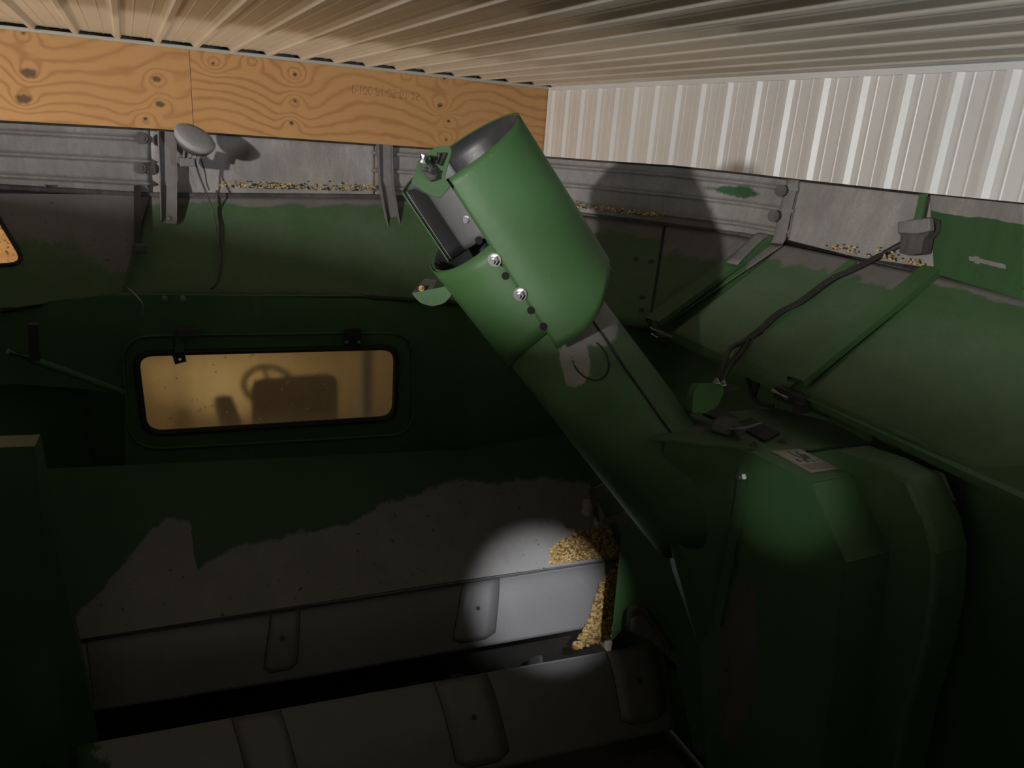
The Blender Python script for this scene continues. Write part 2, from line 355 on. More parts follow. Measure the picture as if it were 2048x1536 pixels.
# ---- plan lines
hinge_px = [(-420, 900), (0, 616), (240, 585), (362, 586), (700, 588), (900, 599), (1100, 620), (1300, 652), (1440, 712), (1590, 780), (2048, 990), (2350, 1140)]
HZ = -.59
Hn = {p[0]: PZ(p[0], p[1], HZ) for p in hinge_px}
Hn[-420] = V(-1.15, 2.25, HZ)
led = {-420: V(-1.45, 2.55, -.27), 0: PY(0, 375, 2.98), 300: PY(300, 391, 3.13), 750: PY(750, 394, 3.13), 900: PY(900, 402, 3.10),
       1170: PZ(1170, 430, -.285), 1330: PZ(1330, 450, -.285), 1480: PZ(1480, 470, -.285), 1570: PZ(1570, 487, -.285), 1870: PZ(1870, 547, -.285), 2048: PZ(2048, 600, -.285)}
led['R'] = V(2.13, .2, -.285)
def rim_of(key, x, y, out):     # rim point straight above a ledge point pushed outward
    b = led[key]; o = Vector(out); p = Vector((b.x, b.y, 0)) + o; n = Vector((o.x, o.y, 0)).normalized()
    return PP(x, y, p, n)
rim = {-420: V(-1.6, 2.65, -.07), 0: rim_of(0, 0, 243, (-.02, .05, 0)), 300: rim_of(300, 300, 259, (0, .06, 0)), 750: rim_of(750, 750, 290, (0, .06, 0)), 900: rim_of(900, 900, 300, (.02, .06, 0)),
       1170: rim_of(1170, 1190, 322, (.05, .05, 0)), 1330: rim_of(1330, 1350, 333, (.05, .04, 0)), 1480: rim_of(1480, 1500, 349, (.06, .02, 0)), 1570: rim_of(1570, 1600, 361, (.06, 0, 0)),
       1870: rim_of(1870, 1862, 390, (.06, 0, 0)), 2048: rim_of(2048, 2048, 409, (.06, 0, 0))}
rim['R'] = V(2.19, .2, -.07)
for k in rim: print('rim', k, [round(v, 2) for v in (rim[k]-CAM)], 'led', [round(v, 2) for v in (led[k]-CAM)])
dn = Vector((0, 0, -.02))
def sheet(name, A, B, mat, nu=30, nv=10, bump=None, wear=None, label=None, th=.004, off=1, smooth=True, parent=tank):
    bm = bmesh.new(); b_grid(bm, strip(A, B, nu, nv, bump)); o = mk(name, bm, mat, parent, smooth=smooth, solid=th, offset=off, label=label)
    if wear:
        at = o.data.attributes.new('wear', 'FLOAT', 'POINT'); vals = []
        for j in range(nv+1):
            for i in range(nu+1): vals.append(wear(i/nu, j/nv))
        at.data.foreach_set('value', vals)
    return o
def nz(u, s, seed=0): return noise.noise(Vector((u*s, seed*3.1, .5)))
# flare sheets (A = ledge, B = hinge) ; wear = dust near the ledge, in a ragged line
def dusty(edge, amp=.05, soft=6, seed=0):
    soft = soft*.5
    return lambda u, v: max(0, min(1, .5 + (edge + amp*nz(u, 9, seed) - v)*soft))
fl_front = sheet('front_flare_panel', [led[300], led[750], led[900]], [Hn[240], Hn[700], Hn[900]], M['green_dusty'], 90, 20, wear=dusty(.10))
# left flare panel with the three-cornered window
p0 = led[0]; nL = (led[300]-led[-420]).cross(Hn[0]-led[-420]).normalized()
tri = [PP(x, y, led[0], nL) for x, y in [(-150, 380), (-25, 400), (52, 528), (-150, 540)]]
lp = [led[300], led[-420], Hn[-420], Hn[240]]
lp = [PP(300, 390, led[0], nL), led[-420], led[-420]+(Hn[-420]-led[-420]), PP(240, 585, led[0], nL)]; lp[2] = lp[2] - nL*((lp[2]-led[0]).dot(nL)); lp[1] = lp[1] - nL*((lp[1]-led[0]).dot(nL))
bm = bmesh.new(); b_hole(bm, lp, round_poly(tri, .05), .004, nL if nL.y > 0 else -nL); o = mk('left_flare_panel', bm, M['green_dusty'], tank)
wear_attr(o, lambda co: max(0, min(1, .5 + (.5*((co.x)+.38)+ (co.z-H+.40))*5)))
bm = bmesh.new(); b_tube(bm, round_poly(tri, .05) + [round_poly(tri, .05)[0]], .007, 8, False); mk('corner_window_seal', bm, M['dark'], tank, smooth=True)
# corner flare between front and right, then the right flares
fl_c1 = sheet('corner_flare_panel', [led[900], led[1170], led[1330]], [Hn[900], Hn[1100], Hn[1300]], M['green_dusty'], 60, 16, wear=dusty(.16, .06, 5, 3))
fl_c2 = sheet('corner_flare_panel', [led[1330], led[1480], led[1570]], [Hn[1300], Hn[1300].lerp(Hn[1440], .05), Hn[1300].lerp(Hn[1440], .12)], M['green_dusty'], 40, 16, wear=dusty(.30, .08, 4, 5))
def LH(tl, th_):  # points along the right ledge and hinge, by pixel
    return PP(tl[0], tl[1], led[1570], (led[1870]-led[1570]).cross(Vector((0, 0, 1)))), PP(th_[0], th_[1], Hn[1590], (Hn[1590]-Hn[2048]).cross(Vector((0, 0, 1))))
def rp(x, y): return PP(x, y, led[1570], (led['R']-led[1570]).cross(Hn[1590]-led[1570]).normalized())
q1 = sheet('right_flare_panel', [rp(1572, 487), rp(1862, 548)], [rp(1346, 664), rp(1580, 772)], M['green_dusty'], 60, 24, wear=dusty(.17, .08, 5, 7), label='nearer the corner, two folds')
q2 = sheet('right_flare_panel', [rp(1878, 552), rp(2200, 636)], [rp(1612, 782), rp(2350, 1126)], M['green_dusty'], 60, 24, wear=dusty(.06, .03, 9, 8))
sheet('right_flare_backing', [led[1480]+Vector((.02, .0, 0)), led[1570]+Vector((.02, 0, 0)), led['R']+Vector((.02, 0, 0))], [Hn[1300]+Vector((.03, .03, -.01)), Hn[1440]+Vector((.03, .02, -.01)), Hn[2048]+Vector((.03, 0, -.01))], M['green'], 30, 3)
sheet('hinge_light_stop', [Hn[900]+Vector((0, 0, -.012)), Hn[1100]+Vector((0, 0, -.012)), Hn[1300]+Vector((0, 0, -.012)), Hn[1590]+Vector((0, 0, -.012)), Hn[2048]+Vector((0, 0, -.012)), V(1.6, -.4, HZ-.012)], [V(1.2, 2.75, HZ-.02), V(1.45, 2.75, HZ-.02), V(1.8, 2.3, HZ-.02), V(1.8, 1.4, HZ-.02), V(1.8, .7, HZ-.02), V(1.8, -.4, HZ-.02)], M['green'], 30, 2, smooth=False)  # unseen sheet added to stop lamp light leaking in below the flares
# lips turned down along the hinge side
def lip(name, a, b, h=.032, mat='green', t=.004, extra=Vector()):
    bm = bmesh.new(); b_poly(bm, [a, b, b-Vector((0, 0, h)), a-Vector((0, 0, h))], t, Vector((1, .2, 0))); return mk(name, bm, M[mat], tank)
lip('panel_lip', rp(1346, 664), rp(1580, 772)); lip('panel_lip', rp(1612, 782), rp(2350, 1126))
nR = (led['R']-led[1570]).cross(Hn[1590]-led[1570]).normalized(); nR = nR if nR.x < 0 else -nR      # faces into the tank
sheet('flare_joint', [led[300]+Vector((-.06, .03, .02)), led[300]+Vector((.06, .03, .02))], [Hn[240]+Vector((-.06, .03, -.02)), Hn[240]+Vector((.08, .03, -.02))], M['green'], 2, 4)
# raised seam channels running down the flares
def channel(name, a, b, w, h, n, mat='green', parent=tank, t=.004, label=None):
    """U channel from a to b, standing on a surface with normal n"""
    a, b, n = Vector(a), Vector(b), Vector(n).normalized(); d = (b-a).normalized(); s = d.cross(n).normalized()*w/2; bm = bmesh.new(); hh = n*h
    prof = [-s, -s+hh, s+hh, s]; q = [-s*.92-n*0, -s*.84+hh*.8, s*.84+hh*.8, s*.92]
    ring = prof + q[::-1]
    A = [bm.verts.new(a+p) for p in ring]; B = [bm.verts.new(b+p) for p in ring]; m_ = len(ring)
    for k in range(m_): bm.faces.new((A[k], A[(k+1) % m_], B[(k+1) % m_], B[k]))
    for L in (A, B):
        for k in range(3): bm.faces.new((L[k], L[k+1], L[m_-2-k], L[m_-1-k]))
    return mk(name, bm, M[mat], parent, label=label)
channel('stiffening_rib', rp(1546, 472)+nR*.0, rp(1306, 648), .075, .018, nR, 'green')
channel('stiffening_rib', rp(1866, 546), rp(1592, 768), .060, .022, nR, 'green')
channel('stiffening_rib', rp(1705, 527), rp(1520, 668), .030, .010, nR, 'green')
# upper band: ribbed rubber corners and stiff sheets
def ribs_fn(n_in, amp=.010):
    def f(u, v): return Vector(n_in)*amp*(max(0, math.cos((v*3.0-.45)*2*math.pi))**5)
    return f
sheet('front_upper_panel', [rim[300], rim[750]], [led[300]+Vector((0, .015, 0)), led[750]+Vector((0, .015, 0))], M['dust_grey'], 70, 12, wear=lambda u, v: 0)
sheet('folding_corner', [rim[-420], rim[0], rim[300]], [led[-420], led[0], led[300]], M['rubber'], 60, 48, bump=ribs_fn((.2, -1, 0), 1.0*.022), wear=lambda u, v: .25 if v < .2 and u > .8 else 0)
def wc(u, v):
    a = max(0, 1-abs(u-.78)*4)*max(0, 1-abs(v-.30)*3.0)*.75; return a + .15*max(0, 1-v*6)
sheet('folding_corner', [rim[750], rim[900], rim[1170], rim[1330], rim[1480], rim[1570]], [led[k] for k in (750, 900, 1170, 1330, 1480, 1570)], M['rubber'], 120, 48, bump=ribs_fn((-.6, -.6, 0), .030), wear=wc)
sheet('right_upper_panel', [rim[1570], rim[1870]], [led[1570]+Vector((.01, 0, 0)), led[1870]+Vector((.01, 0, 0))], M['dust_grey'], 60, 16, wear=lambda u, v: 0)
sheet('right_upper_panel', [rim[1870]-Vector((.006, 0, 0)), rim[2048]-Vector((.006, 0, 0)), rim['R']], [led[1870]-Vector((.004, 0, 0)), led[2048]-Vector((.004, 0, 0)), led['R']-Vector((.004, 0, 0))], M['dust_grey'], 200, 60,
      wear=lambda u, v: max(0, min(1, (v-.17+.02*nz(u, 14, 4))*14)) * (1 if not (abs(v-.70) < .03 + .02*nz(u, 30, 1) and .22 < u < .42) else 0), label='green lower part, grey top edge')
ks_ = (-420, 0, 300, 750, 900, 1170, 1330, 1480, 1570, 1870, 'R')
sheet('ledge_backing', [led[k]+Vector((.03, .03, .02)) for k in ks_], [led[k]+Vector((.015, .02, -.05)) for k in ks_], M['dark'], 60, 1)
# black rim beading
bm = bmesh.new(); b_tube(bm, [rim[k] for k in (-420, 0, 300, 750, 900, 1170, 1330, 1480, 1570, 1870, 2048, 'R')], .0045, 6); mk('rim_bead', bm, M['dark'], tank, smooth=True)
# rolled ledge tube below the upper band
bm = bmesh.new(); b_tube(bm, [led[1570]+Vector((.005, 0, 0)), led[1870]+Vector((.005, 0, 0))], .014, 12); mk('ledge_roll', bm, M['darkdust'], tank, smooth=True)
bm = bmesh.new(); b_tube(bm, [led[k]+Vector((0, .006, 0)) for k in (-420, 0, 300, 750, 900)], .012, 10); mk('ledge_roll', bm, M['darkdust'], tank, smooth=True)
bm = bmesh.new(); b_tube(bm, [led[k]+Vector((.006, .006, 0)) for k in (900, 1170, 1330, 1480, 1570)], .012, 10); mk('ledge_roll', bm, M['darkdust'], tank, smooth=True)

# ---- vertical walls under the hinge
def vwall(name, a, b, z0, z1, mat='green', th=.006, parent=tank, nrm=None, label=None):
    bm = bmesh.new(); A = Vector((a.x, a.y, z0+H)); B = Vector((b.x, b.y, z0+H)); C = Vector((b.x, b.y, z1+H)); D = Vector((a.x, a.y, z1+H))
    n = nrm or Vector((b.y-a.y, -(b.x-a.x), 0)); b_poly(bm, [A, B, C, D], th, n); return mk(name, bm, M[mat], parent, label=label)
YW = 2.70
# front wall with window opening; open recess left of the window
wn = [PY(x, y, YW) for x, y in [(276, 713), (788, 700), (784, 832), (296, 862)]]
outer = [PY(x, y, YW) for x, y in [(232, 588), (930, 600), (930, 905), (250, 930), (248, 790), (170, 778), (34, 768), (-30, 770), (-60, 620)]]
bm = bmesh.new(); b_hole(bm, outer, round_poly(wn, .05), .006, (0, 1, 0)); mk('front_wall', bm, M['green'], tank)
bm = bmesh.new(); seal = round_poly([PY(x, y, YW-.004) for x, y in [(270, 707), (794, 694), (790, 838), (290, 868)]], .055); b_tube(bm, seal+[seal[0], seal[1]], .011, 8, False); mk('window_seal', bm, M['dark'], tank, smooth=True)
bm = bmesh.new(); seal = round_poly([PY(x, y, YW-.006) for x, y in [(240, 672), (826, 664), (826, 868), (262, 900)]], .10); b_tube(bm, seal+[seal[0], seal[1]], .006, 8, False); mk('window_pressing', bm, M['green'], tank, smooth=True)
# hinge rail along the front
bm = bmesh.new(); b_tube(bm, [Hn[k]+Vector((0, -.004, -.008)) for k in (0, 240, 362, 700, 900)], .009, 8); mk('hinge_rail', bm, M['dark'], tank, smooth=True)
bm = bmesh.new(); b_tube(bm, [Hn[k]+Vector((-.004, -.004, -.01)) for k in (900, 1100, 1300)], .008, 8); mk('hinge_rail', bm, M['dark'], tank, smooth=True)
# closing shelf between hinge line and walls
sheet('front_wall_header', [Hn[240], Hn[362], Hn[700], Hn[900]], [PY(232, 590, YW), PY(362, 590, YW), PY(700, 592, YW), PY(930, 602, YW)], M['green'], 12, 2)
vwall('corner_wall', PY(905, 700, YW+.02), V(1.62, 2.62, 0), -1.55, -.60)
vwall('corner_wall', V(1.62, 2.62, 0), V(1.72, 2.15, 0), -1.75, -.585)
vwall('right_wall', V(1.72, 2.2, 0), V(1.66, -.35, 0), -2.1, -.60)
# mid level rail on right wall under the lip, with black square hole
bm = bmesh.new(); b_poly(bm, [PX(x, y, 1.655) for x, y in [(1617, 795), (1661, 812), (1659, 836), (1614, 818)]], .004, (1, 0, 0)); mk('square_cutout', bm, M['hole'], tank)
vwall('left_wall', V(-1.15, 2.3, 0), V(-1.15, -.35, 0), -2.1, -.59)
vwall('left_recess_wall', V(-1.15, 2.3, 0), V(-.20, 2.95, 0), -2.1, -.70)
vwall('left_recess_wall', V(-.20, 2.95, 0), V(-.02, 2.71, 0), -1.35, -.70)
vwall('rear_wall', V(-1.2, -.35, 0), V(1.75, -.35, 0), -2.1, -.59)
sheet('left_flare_panel', [V(-1.45, 2.55, -.27), V(-1.45, -.5, -.27)], [V(-1.15, 2.25, -.59), V(-1.15, -.35, -.59)], M['green'], 4, 4)
sheet('rear_flare_panel', [V(-1.45, -.5, -.27), V(2.13, -.5, -.27)], [V(-1.15, -.35, -.59), V(1.66, -.35, -.59)], M['green'], 4, 4)
sheet('right_flare_panel', [rp(2200, 636), V(2.13, -.5, -.285)], [rp(2350, 1126), V(1.62, -.35, -.59)], M['green'], 4, 4)
sheet('left_upper_panel', [V(-1.6, 2.65, -.07), V(-1.6, .05, -.07), V(-1.6, -.30, -.015), V(-1.6, -.55, -.015)], [V(-1.45, 2.55, -.27), V(-1.45, 1, -.27), V(-1.45, -.3, -.27), V(-1.45, -.5, -.27)], M['dust_grey'], 18, 2, wear=lambda u, v: 0)  # unseen rear corner raised to shape the shadow on the right flares
sheet('rear_upper_panel', [V(-1.6, -.55, -.015), V(2.19, -.55, -.015)], [V(-1.45, -.5, -.27), V(2.13, -.5, -.27)], M['dust_grey'], 4, 2, wear=lambda u, v: 0)  # unseen rim raised with the corner to lift the shadow edge
sheet('right_upper_panel', [rim['R'], V(2.19, -.55, -.07)], [led['R'], V(2.13, -.5, -.285)], M['dust_grey'], 4, 2, wear=lambda u, v: 0)
vwall('under_slope_light_stop', V(-1.2, 2.74, 0), V(1.75, 2.74, 0), -2.11, -1.20)  # unseen wall added to keep the front light off the tank floor
# tank bottom
bm = bmesh.new(); b_box(bm, (.28, 1.2, H-2.12), (2.9, 3.2, .02)); mk('tank_floor', bm, M['dark'], tank)

# ---- front slope with worn paint
ZF = -1.60
sa = [PY(60, 940, YW-.002), PY(930, 900, YW-.002), V(1.62, 2.60, -1.20)]; sb = [PZ(130, 1283, ZF), PZ(900, 1165, ZF), PZ(1260, 1113, ZF)]
NU, NV = 160, 70
bm = bmesh.new(); rows = strip(sa, sb, NU, NV); rows_slope = rows; b_grid(bm, rows); sl = mk('front_slope', bm, M['green_worn'], tank, solid=.006, offset=-1)
wb = [(0, 1300), (120, 1262), (220, 1160), (300, 1062), (340, 1035), (385, 1042), (390, 1075), (345, 1105), (335, 1165), (375, 1150), (470, 1092), (560, 1080), (600, 1062), (690, 1055), (760, 1010), (860, 978), (930, 955), (990, 968), (1080, 955), (1160, 968), (1300, 985)]
def to_px(p):
    d = p-CAM; k = d.dot(Fw); return 1024+FPX*d.dot(Rt)/k, 768-FPX*d.dot(Up)/k
def bound(x):
    best = 1400
    for (x0, y0), (x1, y1) in zip(wb, wb[1:]):
        if x0 <= x < x1: best = min(best, y0+(y1-y0)*(x-x0)/(x1-x0))
    return best
at = sl.data.attributes.new('wear', 'FLOAT', 'POINT'); at.data.foreach_set('value', [max(0, min(1, .5+(to_px(p)[1]-bound(to_px(p)[0]))/90)) for r in rows for p in r])
nS = (sa[1]-sa[0]).cross(sb[0]-sa[0]).normalized(); nS = -nS if nS.z < 0 else nS
def S_(x, y, off=.0): return PP(x, y, sa[0], nS) + nS*off
hp = [S_(x, y, .003) for x, y in [(333, 1062), (770, 1040), (783, 1172), (775, 1196), (337, 1240)]]
hp = [S_(x, y, .003) for x, y in [(333, 1090), (752, 1040), (785, 1178), (340, 1242)]]
bm = bmesh.new(); b_poly(bm, round_poly(hp, .045), .004, nS); hatch = mk('access_hatch', bm, M['green_worn'], tank, bevel=.0015)
at = hatch.data.attributes.new('wear', 'FLOAT', 'POINT'); at.data.foreach_set('value', [max(0, min(1, .5+(to_px(v.co)[1]-bound(to_px(v.co)[0]))/90)) for v in hatch.data.vertices])
for x, y in [(338, 1190), (437, 1221), (568, 1202), (692, 1184), (740, 1180), (770, 1129), (762, 1084)]:
    bm = bmesh.new(); b_bolt(bm, S_(x, y, .006), nS, .006, .005); mk('hatch_bolt', bm, M['dark'], hatch)

# ---- right side slope toward the auger and remaining floor
bm = bmesh.new(); b_grid(bm, strip([PZ(130, 1283, ZF), PZ(1260, 1113, ZF)], [PZ(130, 1300, ZF-.06)+Vector((0, -.02, 0)), PZ(1260, 1118, ZF-.06)+Vector((0, -.02, 0))], 4, 1)); mk('slope_lip', bm, M['steel'], tank, solid=.004)

# ================================================================== AUGER COVERS
def cover(name, label, top, bot, zt, zb, bulge, straps, wearfn=None):
    t = thing(name, label, 'auger cover', (PZ(*top[1], zt)+PZ(*bot[1], zb))/2 - Vector((0, 0, .05)), 'auger covers')
    T = [PZ(x, y, zt) for x, y in top]; B_ = [PZ(x, y, zb) for x, y in bot]; n = Vector((0, -.55, .83))
    def S(u, v, off=0):
        k = u*(len(T)-1); i = min(int(k), len(T)-2); f = k-i; p = T[i].lerp(T[i+1], f).lerp(B_[i].lerp(B_[i+1], f), v)
        vv = max(0, v); return p + n*(bulge*math.sin(math.pi*min(1, vv**.7)) + off)
    NU_, NV_ = 60, 24
    bm = bmesh.new(); b_grid(bm, [[S(i/NU_, j/NV_) for i in range(NU_+1)] for j in range(NV_+1)])
    back = [[S(i/NU_, 0)+Vector((0, -.01, -.18))*(j/4) for i in range(NU_+1)] for j in range(1, 5)]
    b_grid(bm, [[S(i/NU_, 0) for i in range(NU_+1)]] + back); bmesh.ops.remove_doubles(bm, verts=bm.verts, dist=1e-5)
    o = mk('cover_sheet', bm, M['cover'], t, smooth=True, solid=.004, offset=0)
    wear_attr(o, lambda co: wearfn(co) if wearfn else 0)
    for (ua, ub, vend, ua2, ub2) in straps:
        pts = []; m_ = 12
        c = .16
        for j in range(m_+1): v = -.02 + (vend*.92)*(j/m_); pts.append((ua+(ua2-ua)*v, v))
        pts += [(ua2+(ub2-ua2)*.3, vend), (ua2+(ub2-ua2)*.7, vend)]
        for j in range(m_+1): v = vend*.92 - (vend*.92+.02)*(j/m_); pts.append((ub+(ub2-ub)*v, v))
        # build as ladder so that it follows the curve
        bm = bmesh.new(); rows_ = []
        for j in range(m_+1):
            v = .012 + (vend*.92-.012)*(j/m_); a_, b_ = ua+(ua2-ua)*max(v, 0), ub+(ub2-ub)*max(v, 0); rows_.append([S(a_+(b_-a_)*q/4, v, .003) for q in range(5)])
        a_, b_ = ua2+(ub2-ua2)*.22, ua2+(ub2-ua2)*.78; rows_.append([S(a_+(b_-a_)*q/4, vend, .003) for q in range(5)])
        b_grid(bm, rows_); so = mk('saddle_strap', bm, M['cover'], t, smooth=True, solid=.002, offset=-1)
        wear_attr(so, lambda co: 0)
        bm = bmesh.new(); b_tube(bm, [r[0] for r in rows_]+[rows_[-1][2]]+[r[-1] for r in rows_[::-1]], .0022, 6); mk('strap_gap', bm, M['dark'], t, smooth=True, label='dark joint line around the strap')
        bm = bmesh.new(); p = S((ua+ub+ua2+ub2)/4, vend*.5, .008); b_bolt(bm, p, n, .006, .004); mk('strap_rivet', bm, M['darkdust'], t)
    return t, S
c1, S1 = cover('auger_cover', 'grey steel auger cover beneath the front slope, lit by a pale beam', [(138, 1290), (650, 1208), (1236, 1121)], [(158, 1428), (650, 1349), (1226, 1247)], ZF-.02, ZF-.22, .018,
      [(.385, .445, .86, .362, .436), (.715, .778, .90, .70, .775), (.002, .03, .9, .0, .03)])
c2, S2 = cover('auger_cover', 'grey steel auger cover nearest the camera, dull and unlit', [(150, 1492), (700, 1393), (1320, 1284)], [(200, 1760), (760, 1592), (1352, 1457)], ZF-.06, ZF-.26, .024,
      [(.27, .36, 1.2, .27, .36), (.62, .70, .93, .62, .705), (.90, .985, .86, .90, .985)], wearfn=lambda co: max(0, min(.8, (-.02-co.x)*3)))
# auger under the gap (flighting glimpsed)
aug = thing('cross_auger', 'dark steel cross auger in the gap between the two grey covers', 'auger', V(.5, 2.0, -1.95))
bm = bmesh.new(); b_tube(bm, [V(-.4, 2.05, -1.90), V(1.3, 1.95, -1.90)], .03, 12); mk('auger_shaft', bm, M['dark'], aug, smooth=True)
bm = bmesh.new(); prev = None
for k in range(0, 201):
    a = k*.32; x = -.38+1.62*k/200; c = Vector((x, 2.05-.1*(x+.4)/1.7, H-1.90)); d = Vector((0, math.cos(a), math.sin(a))); v0 = bm.verts.new(c+d*.028); v1 = bm.verts.new(c+d*.10)
    if prev: bm.faces.new((prev[0], prev[1], v1, v0))
    prev = (v0, v1)
mk('auger_flighting', bm, M['darkdust'], aug, smooth=True, solid=.005)
# perforated plate at the bottom edge
pl = thing('perforated_plate', 'dark perforated sump plate at the bottom edge below the nearer cover', 'plate', PZ(1260, 1520, -1.95))
bm = bmesh.new(); b_poly(bm, [PZ(x, y, -1.95) for x, y in [(1150, 1560), (1190, 1525), (1335, 1492), (1375, 1540), (1400, 1640), (1150, 1660)]], .005, (0, 0, -1)); mk('plate_sheet', bm, M['darkdust'], pl)
for x, y, r in [(1313, 1512, .014), (1223, 1535, .014), (1259, 1527, .004), (1272, 1534, .004), (1330, 1530, .005)]:
    bm = bmesh.new(); b_tube(bm, [PZ(x, y, -1.949), PZ(x, y, -1.946)], r, 20); mk('punched_hole', bm, M['dark'], pl)

# ================================================================== LOADING AUGER
def axis_pts(): return PD(953, 458, 1.93), PD(1402, 1040, 2.08)
aT, aB = axis_pts(); aD = (aT-aB).normalized()
la = thing('loading_auger', 'green inclined loading auger tube with bolted half-round spout shroud on top', 'auger', aB)
def cylf(P0, D):
    """frame around an axis: angle 0 faces the camera, +90 the photo's right"""
    D = D.normalized(); mid = P0; tocam = (CAM-mid); z = (tocam - D*tocam.dot(D)).normalized(); x = D.cross(z); x = x if x.dot(Rt) > 0 else -x
    def f(ang, s, r): a = math.radians(ang); return P0 + D*s + (z*math.cos(a) + x*math.sin(a))*r
    return f
# tube
RT = .149
ft = cylf(aB, aD); LT = (aT-aB).length
bm = bmesh.new(); rows = []
zc = (CAM-aT); zc = (zc-aD*zc.dot(aD)).normalized(); xc = aD.cross(zc); xc = xc if xc.dot(Rt) > 0 else -xc
def cutlen(ang, r, L, slope_c, slope_x): a = math.radians(ang); return L - r*math.cos(a)*slope_c - r*math.sin(a)*slope_x
rows = [[ft(-180+7.5*i, LT*j/16 if j < 16 else cutlen(-180+7.5*i, RT, LT, .36, -.05), RT) for i in range(49)] for j in range(17)]
rows[15] = [ft(-180+7.5*i, LT*.86, RT) for i in range(49)]; rows[14] = [ft(-180+7.5*i, LT*.80, RT) for i in range(49)]; rows[13] = [ft(-180+7.5*i, LT*.75, RT) for i in range(49)]
b_grid(bm, rows); bmesh.ops.remove_doubles(bm, verts=bm.verts, dist=1e-5)
tube = mk('tube', bm, M['green_worn'], la, smooth=True, solid=.004, offset=-1)
def tube_wear(co):
    x, y = to_px(co); a = 1-((x-1190)/52)**2-((y-640)/60)**2; b_ = 1-((x-1150)/34)**2-((y-715)/62)**2; return max(0, min(1, .5+max(a, b_)*.5))
wear_attr(tube, tube_wear)
bm = bmesh.new(); rows = [[ft(-180+7.5*i, cutlen(-180+7.5*i, RT, LT, .36, -.05)-.002-(.30*(1-j/6)), RT-.006) for i in range(49)] for j in range(7)]; b_grid(bm, rows); mk('tube_lining', bm, M['steel_shade'], la, smooth=True, solid=.001, label='steel inside, darkened as shade')
# dark screw core visible in the mouth
bm = bmesh.new(); b_tube(bm, [aB, aB+aD*LT*.93], .03, 12); mk('screw_shaft', bm, M['dark'], la, smooth=True)
# sleeve ring round the tube: from its lip to the bottom ellipse
RS = .156
def Lpx(ang, r, x, y, f, L0):   # length along axis where the generator is nearest a pixel's image row
    lo, hi = 0, 1.4
    for _ in range(40):
        m_ = (lo+hi)/2; q = to_px(f(ang, m_, r)); (lo, hi) = (m_, hi) if q[1] > y else (lo, m_)
    return lo
sB = lambda ang: Lpx(0, RS, 0, 700, ft, 0) - .36*RS*(math.cos(math.radians(ang))-1)*.0 + .02*math.sin(math.radians(ang))
bm = bmesh.new(); rows = []
for j in range(9):
    rows.append([])
    for i in range(41):
        ang = -100+130*i/40; t0 = cutlen(ang, RS, LT, .36, -.05)+.002; t1 = LT*.665 + .03*math.cos(math.radians(ang)); rows[-1].append(ft(ang, t1+(t0-t1)*j/8, RS))
b_grid(bm, rows); mk('sleeve', bm, M['green_clean'], la, smooth=True, solid=.003, offset=-1)
# shroud: partial cylinder, offset to the right of the tube, open on the near left side above the sleeve
sT, sBm = PD(919, 308, 1.86), PD(1108, 600, 1.93); sD = (sT-sBm).normalized(); RH = .174; fs = cylf(sBm, sD); LS = (sT-sBm).length
bm = bmesh.new(); rows = []; NA, NL = 96, 24
A0, A1 = -19, 268
for j in range(NL+1):
    r = []
    for i in range(NA+1):
        ang = A0+(A1-A0)*i/NA; ca = math.cos(math.radians(ang)); top = cutlen(ang, RH, LS, .30, 0)
        # lower edge: swings up towards the right and the far side
        bot = -.085 + .10*max(0, math.sin(math.radians(min(ang, 90)-A0*0)))**2.0 if ang < 90 else (.015 - .05*((ang-90)/178) if ang < 190 else LS*.53)
        r.append(fs(ang, bot+(top-bot)*j/NL, RH))
    rows.append(r)
b_grid(bm, rows); shroud = mk('spout_shroud', bm, M['green_clean'], la, smooth=True, solid=.004, offset=-1)
# inner lining, its shade painted in as dark steel
bm = bmesh.new(); rows = []
for j in range(13):
    r = []
    for i in range(NA+1):
        ang = A0+2+(A1-A0-3)*i/NA; top = cutlen(ang, RH-.006, LS, .30, 0)-.002; bo = -.02 if ang < 190 else LS*.53+.003; r.append(fs(ang, bo+(top-bo)*j/12, RH-.007))
    rows.append(r)
b_grid(bm, rows); mk('shroud_lining', bm, M['steel_shade'], la, smooth=True, solid=.001, label='steel inside, darkened as shade')
bm = bmesh.new(); b_grid(bm, [[fs(ang, LS*.535+(cutlen(ang, RH, LS, .30, 0)-.006-LS*.535)*j/10, RH-.010) for ang in [192+(266-192)*i/24 for i in range(25)]] for j in range(11)]); mk('lit_strip', bm, M['steel_lit'], la, smooth=True, solid=.001, label='strip of the inside lightened as if lit')  # same lining, paler colour stands in for the light on it
# seam hardware on the shroud edge
def on_shroud(x, y, off=0):
    o, d = CAM, ray(x, y).normalized(); best = None
    w = o-sBm; dd = d-sD*d.dot(sD); ww = w-sD*w.dot(sD); r = RH+off; A = dd.dot(dd); B = 2*dd.dot(ww); C = ww.dot(ww)-r*r; disc = max(0, B*B-4*A*C); t = (-B-math.sqrt(disc))/(2*A); p = o+d*t
    q = p-sBm; n = (q-sD*q.dot(sD)).normalized(); return p, n
for x, y, r in [(990, 519, .0115), (1041, 588, .0115)]:
    p, n = on_shroud(x, y); bm = bmesh.new(); b_bolt(bm, p, n, r, .014); mk('flange_bolt', bm, M['zinc'], shroud)
for x, y in [(958, 481), (1011, 552), (1062, 621), (1087, 653)]:
    p, n = on_shroud(x, y, .001); bm = bmesh.new(); b_tube(bm, [p-n*.001, p+n*.0006], .0095, 18); mk('bolt_hole', bm, M['hole'], shroud)
p, n = on_shroud(932, 440, 0); bm = bmesh.new(); b_tube(bm, [p-n*.001, p+n*.003], [.010, .007], 14); mk('worn_rivet', bm, M['steel'], shroud)
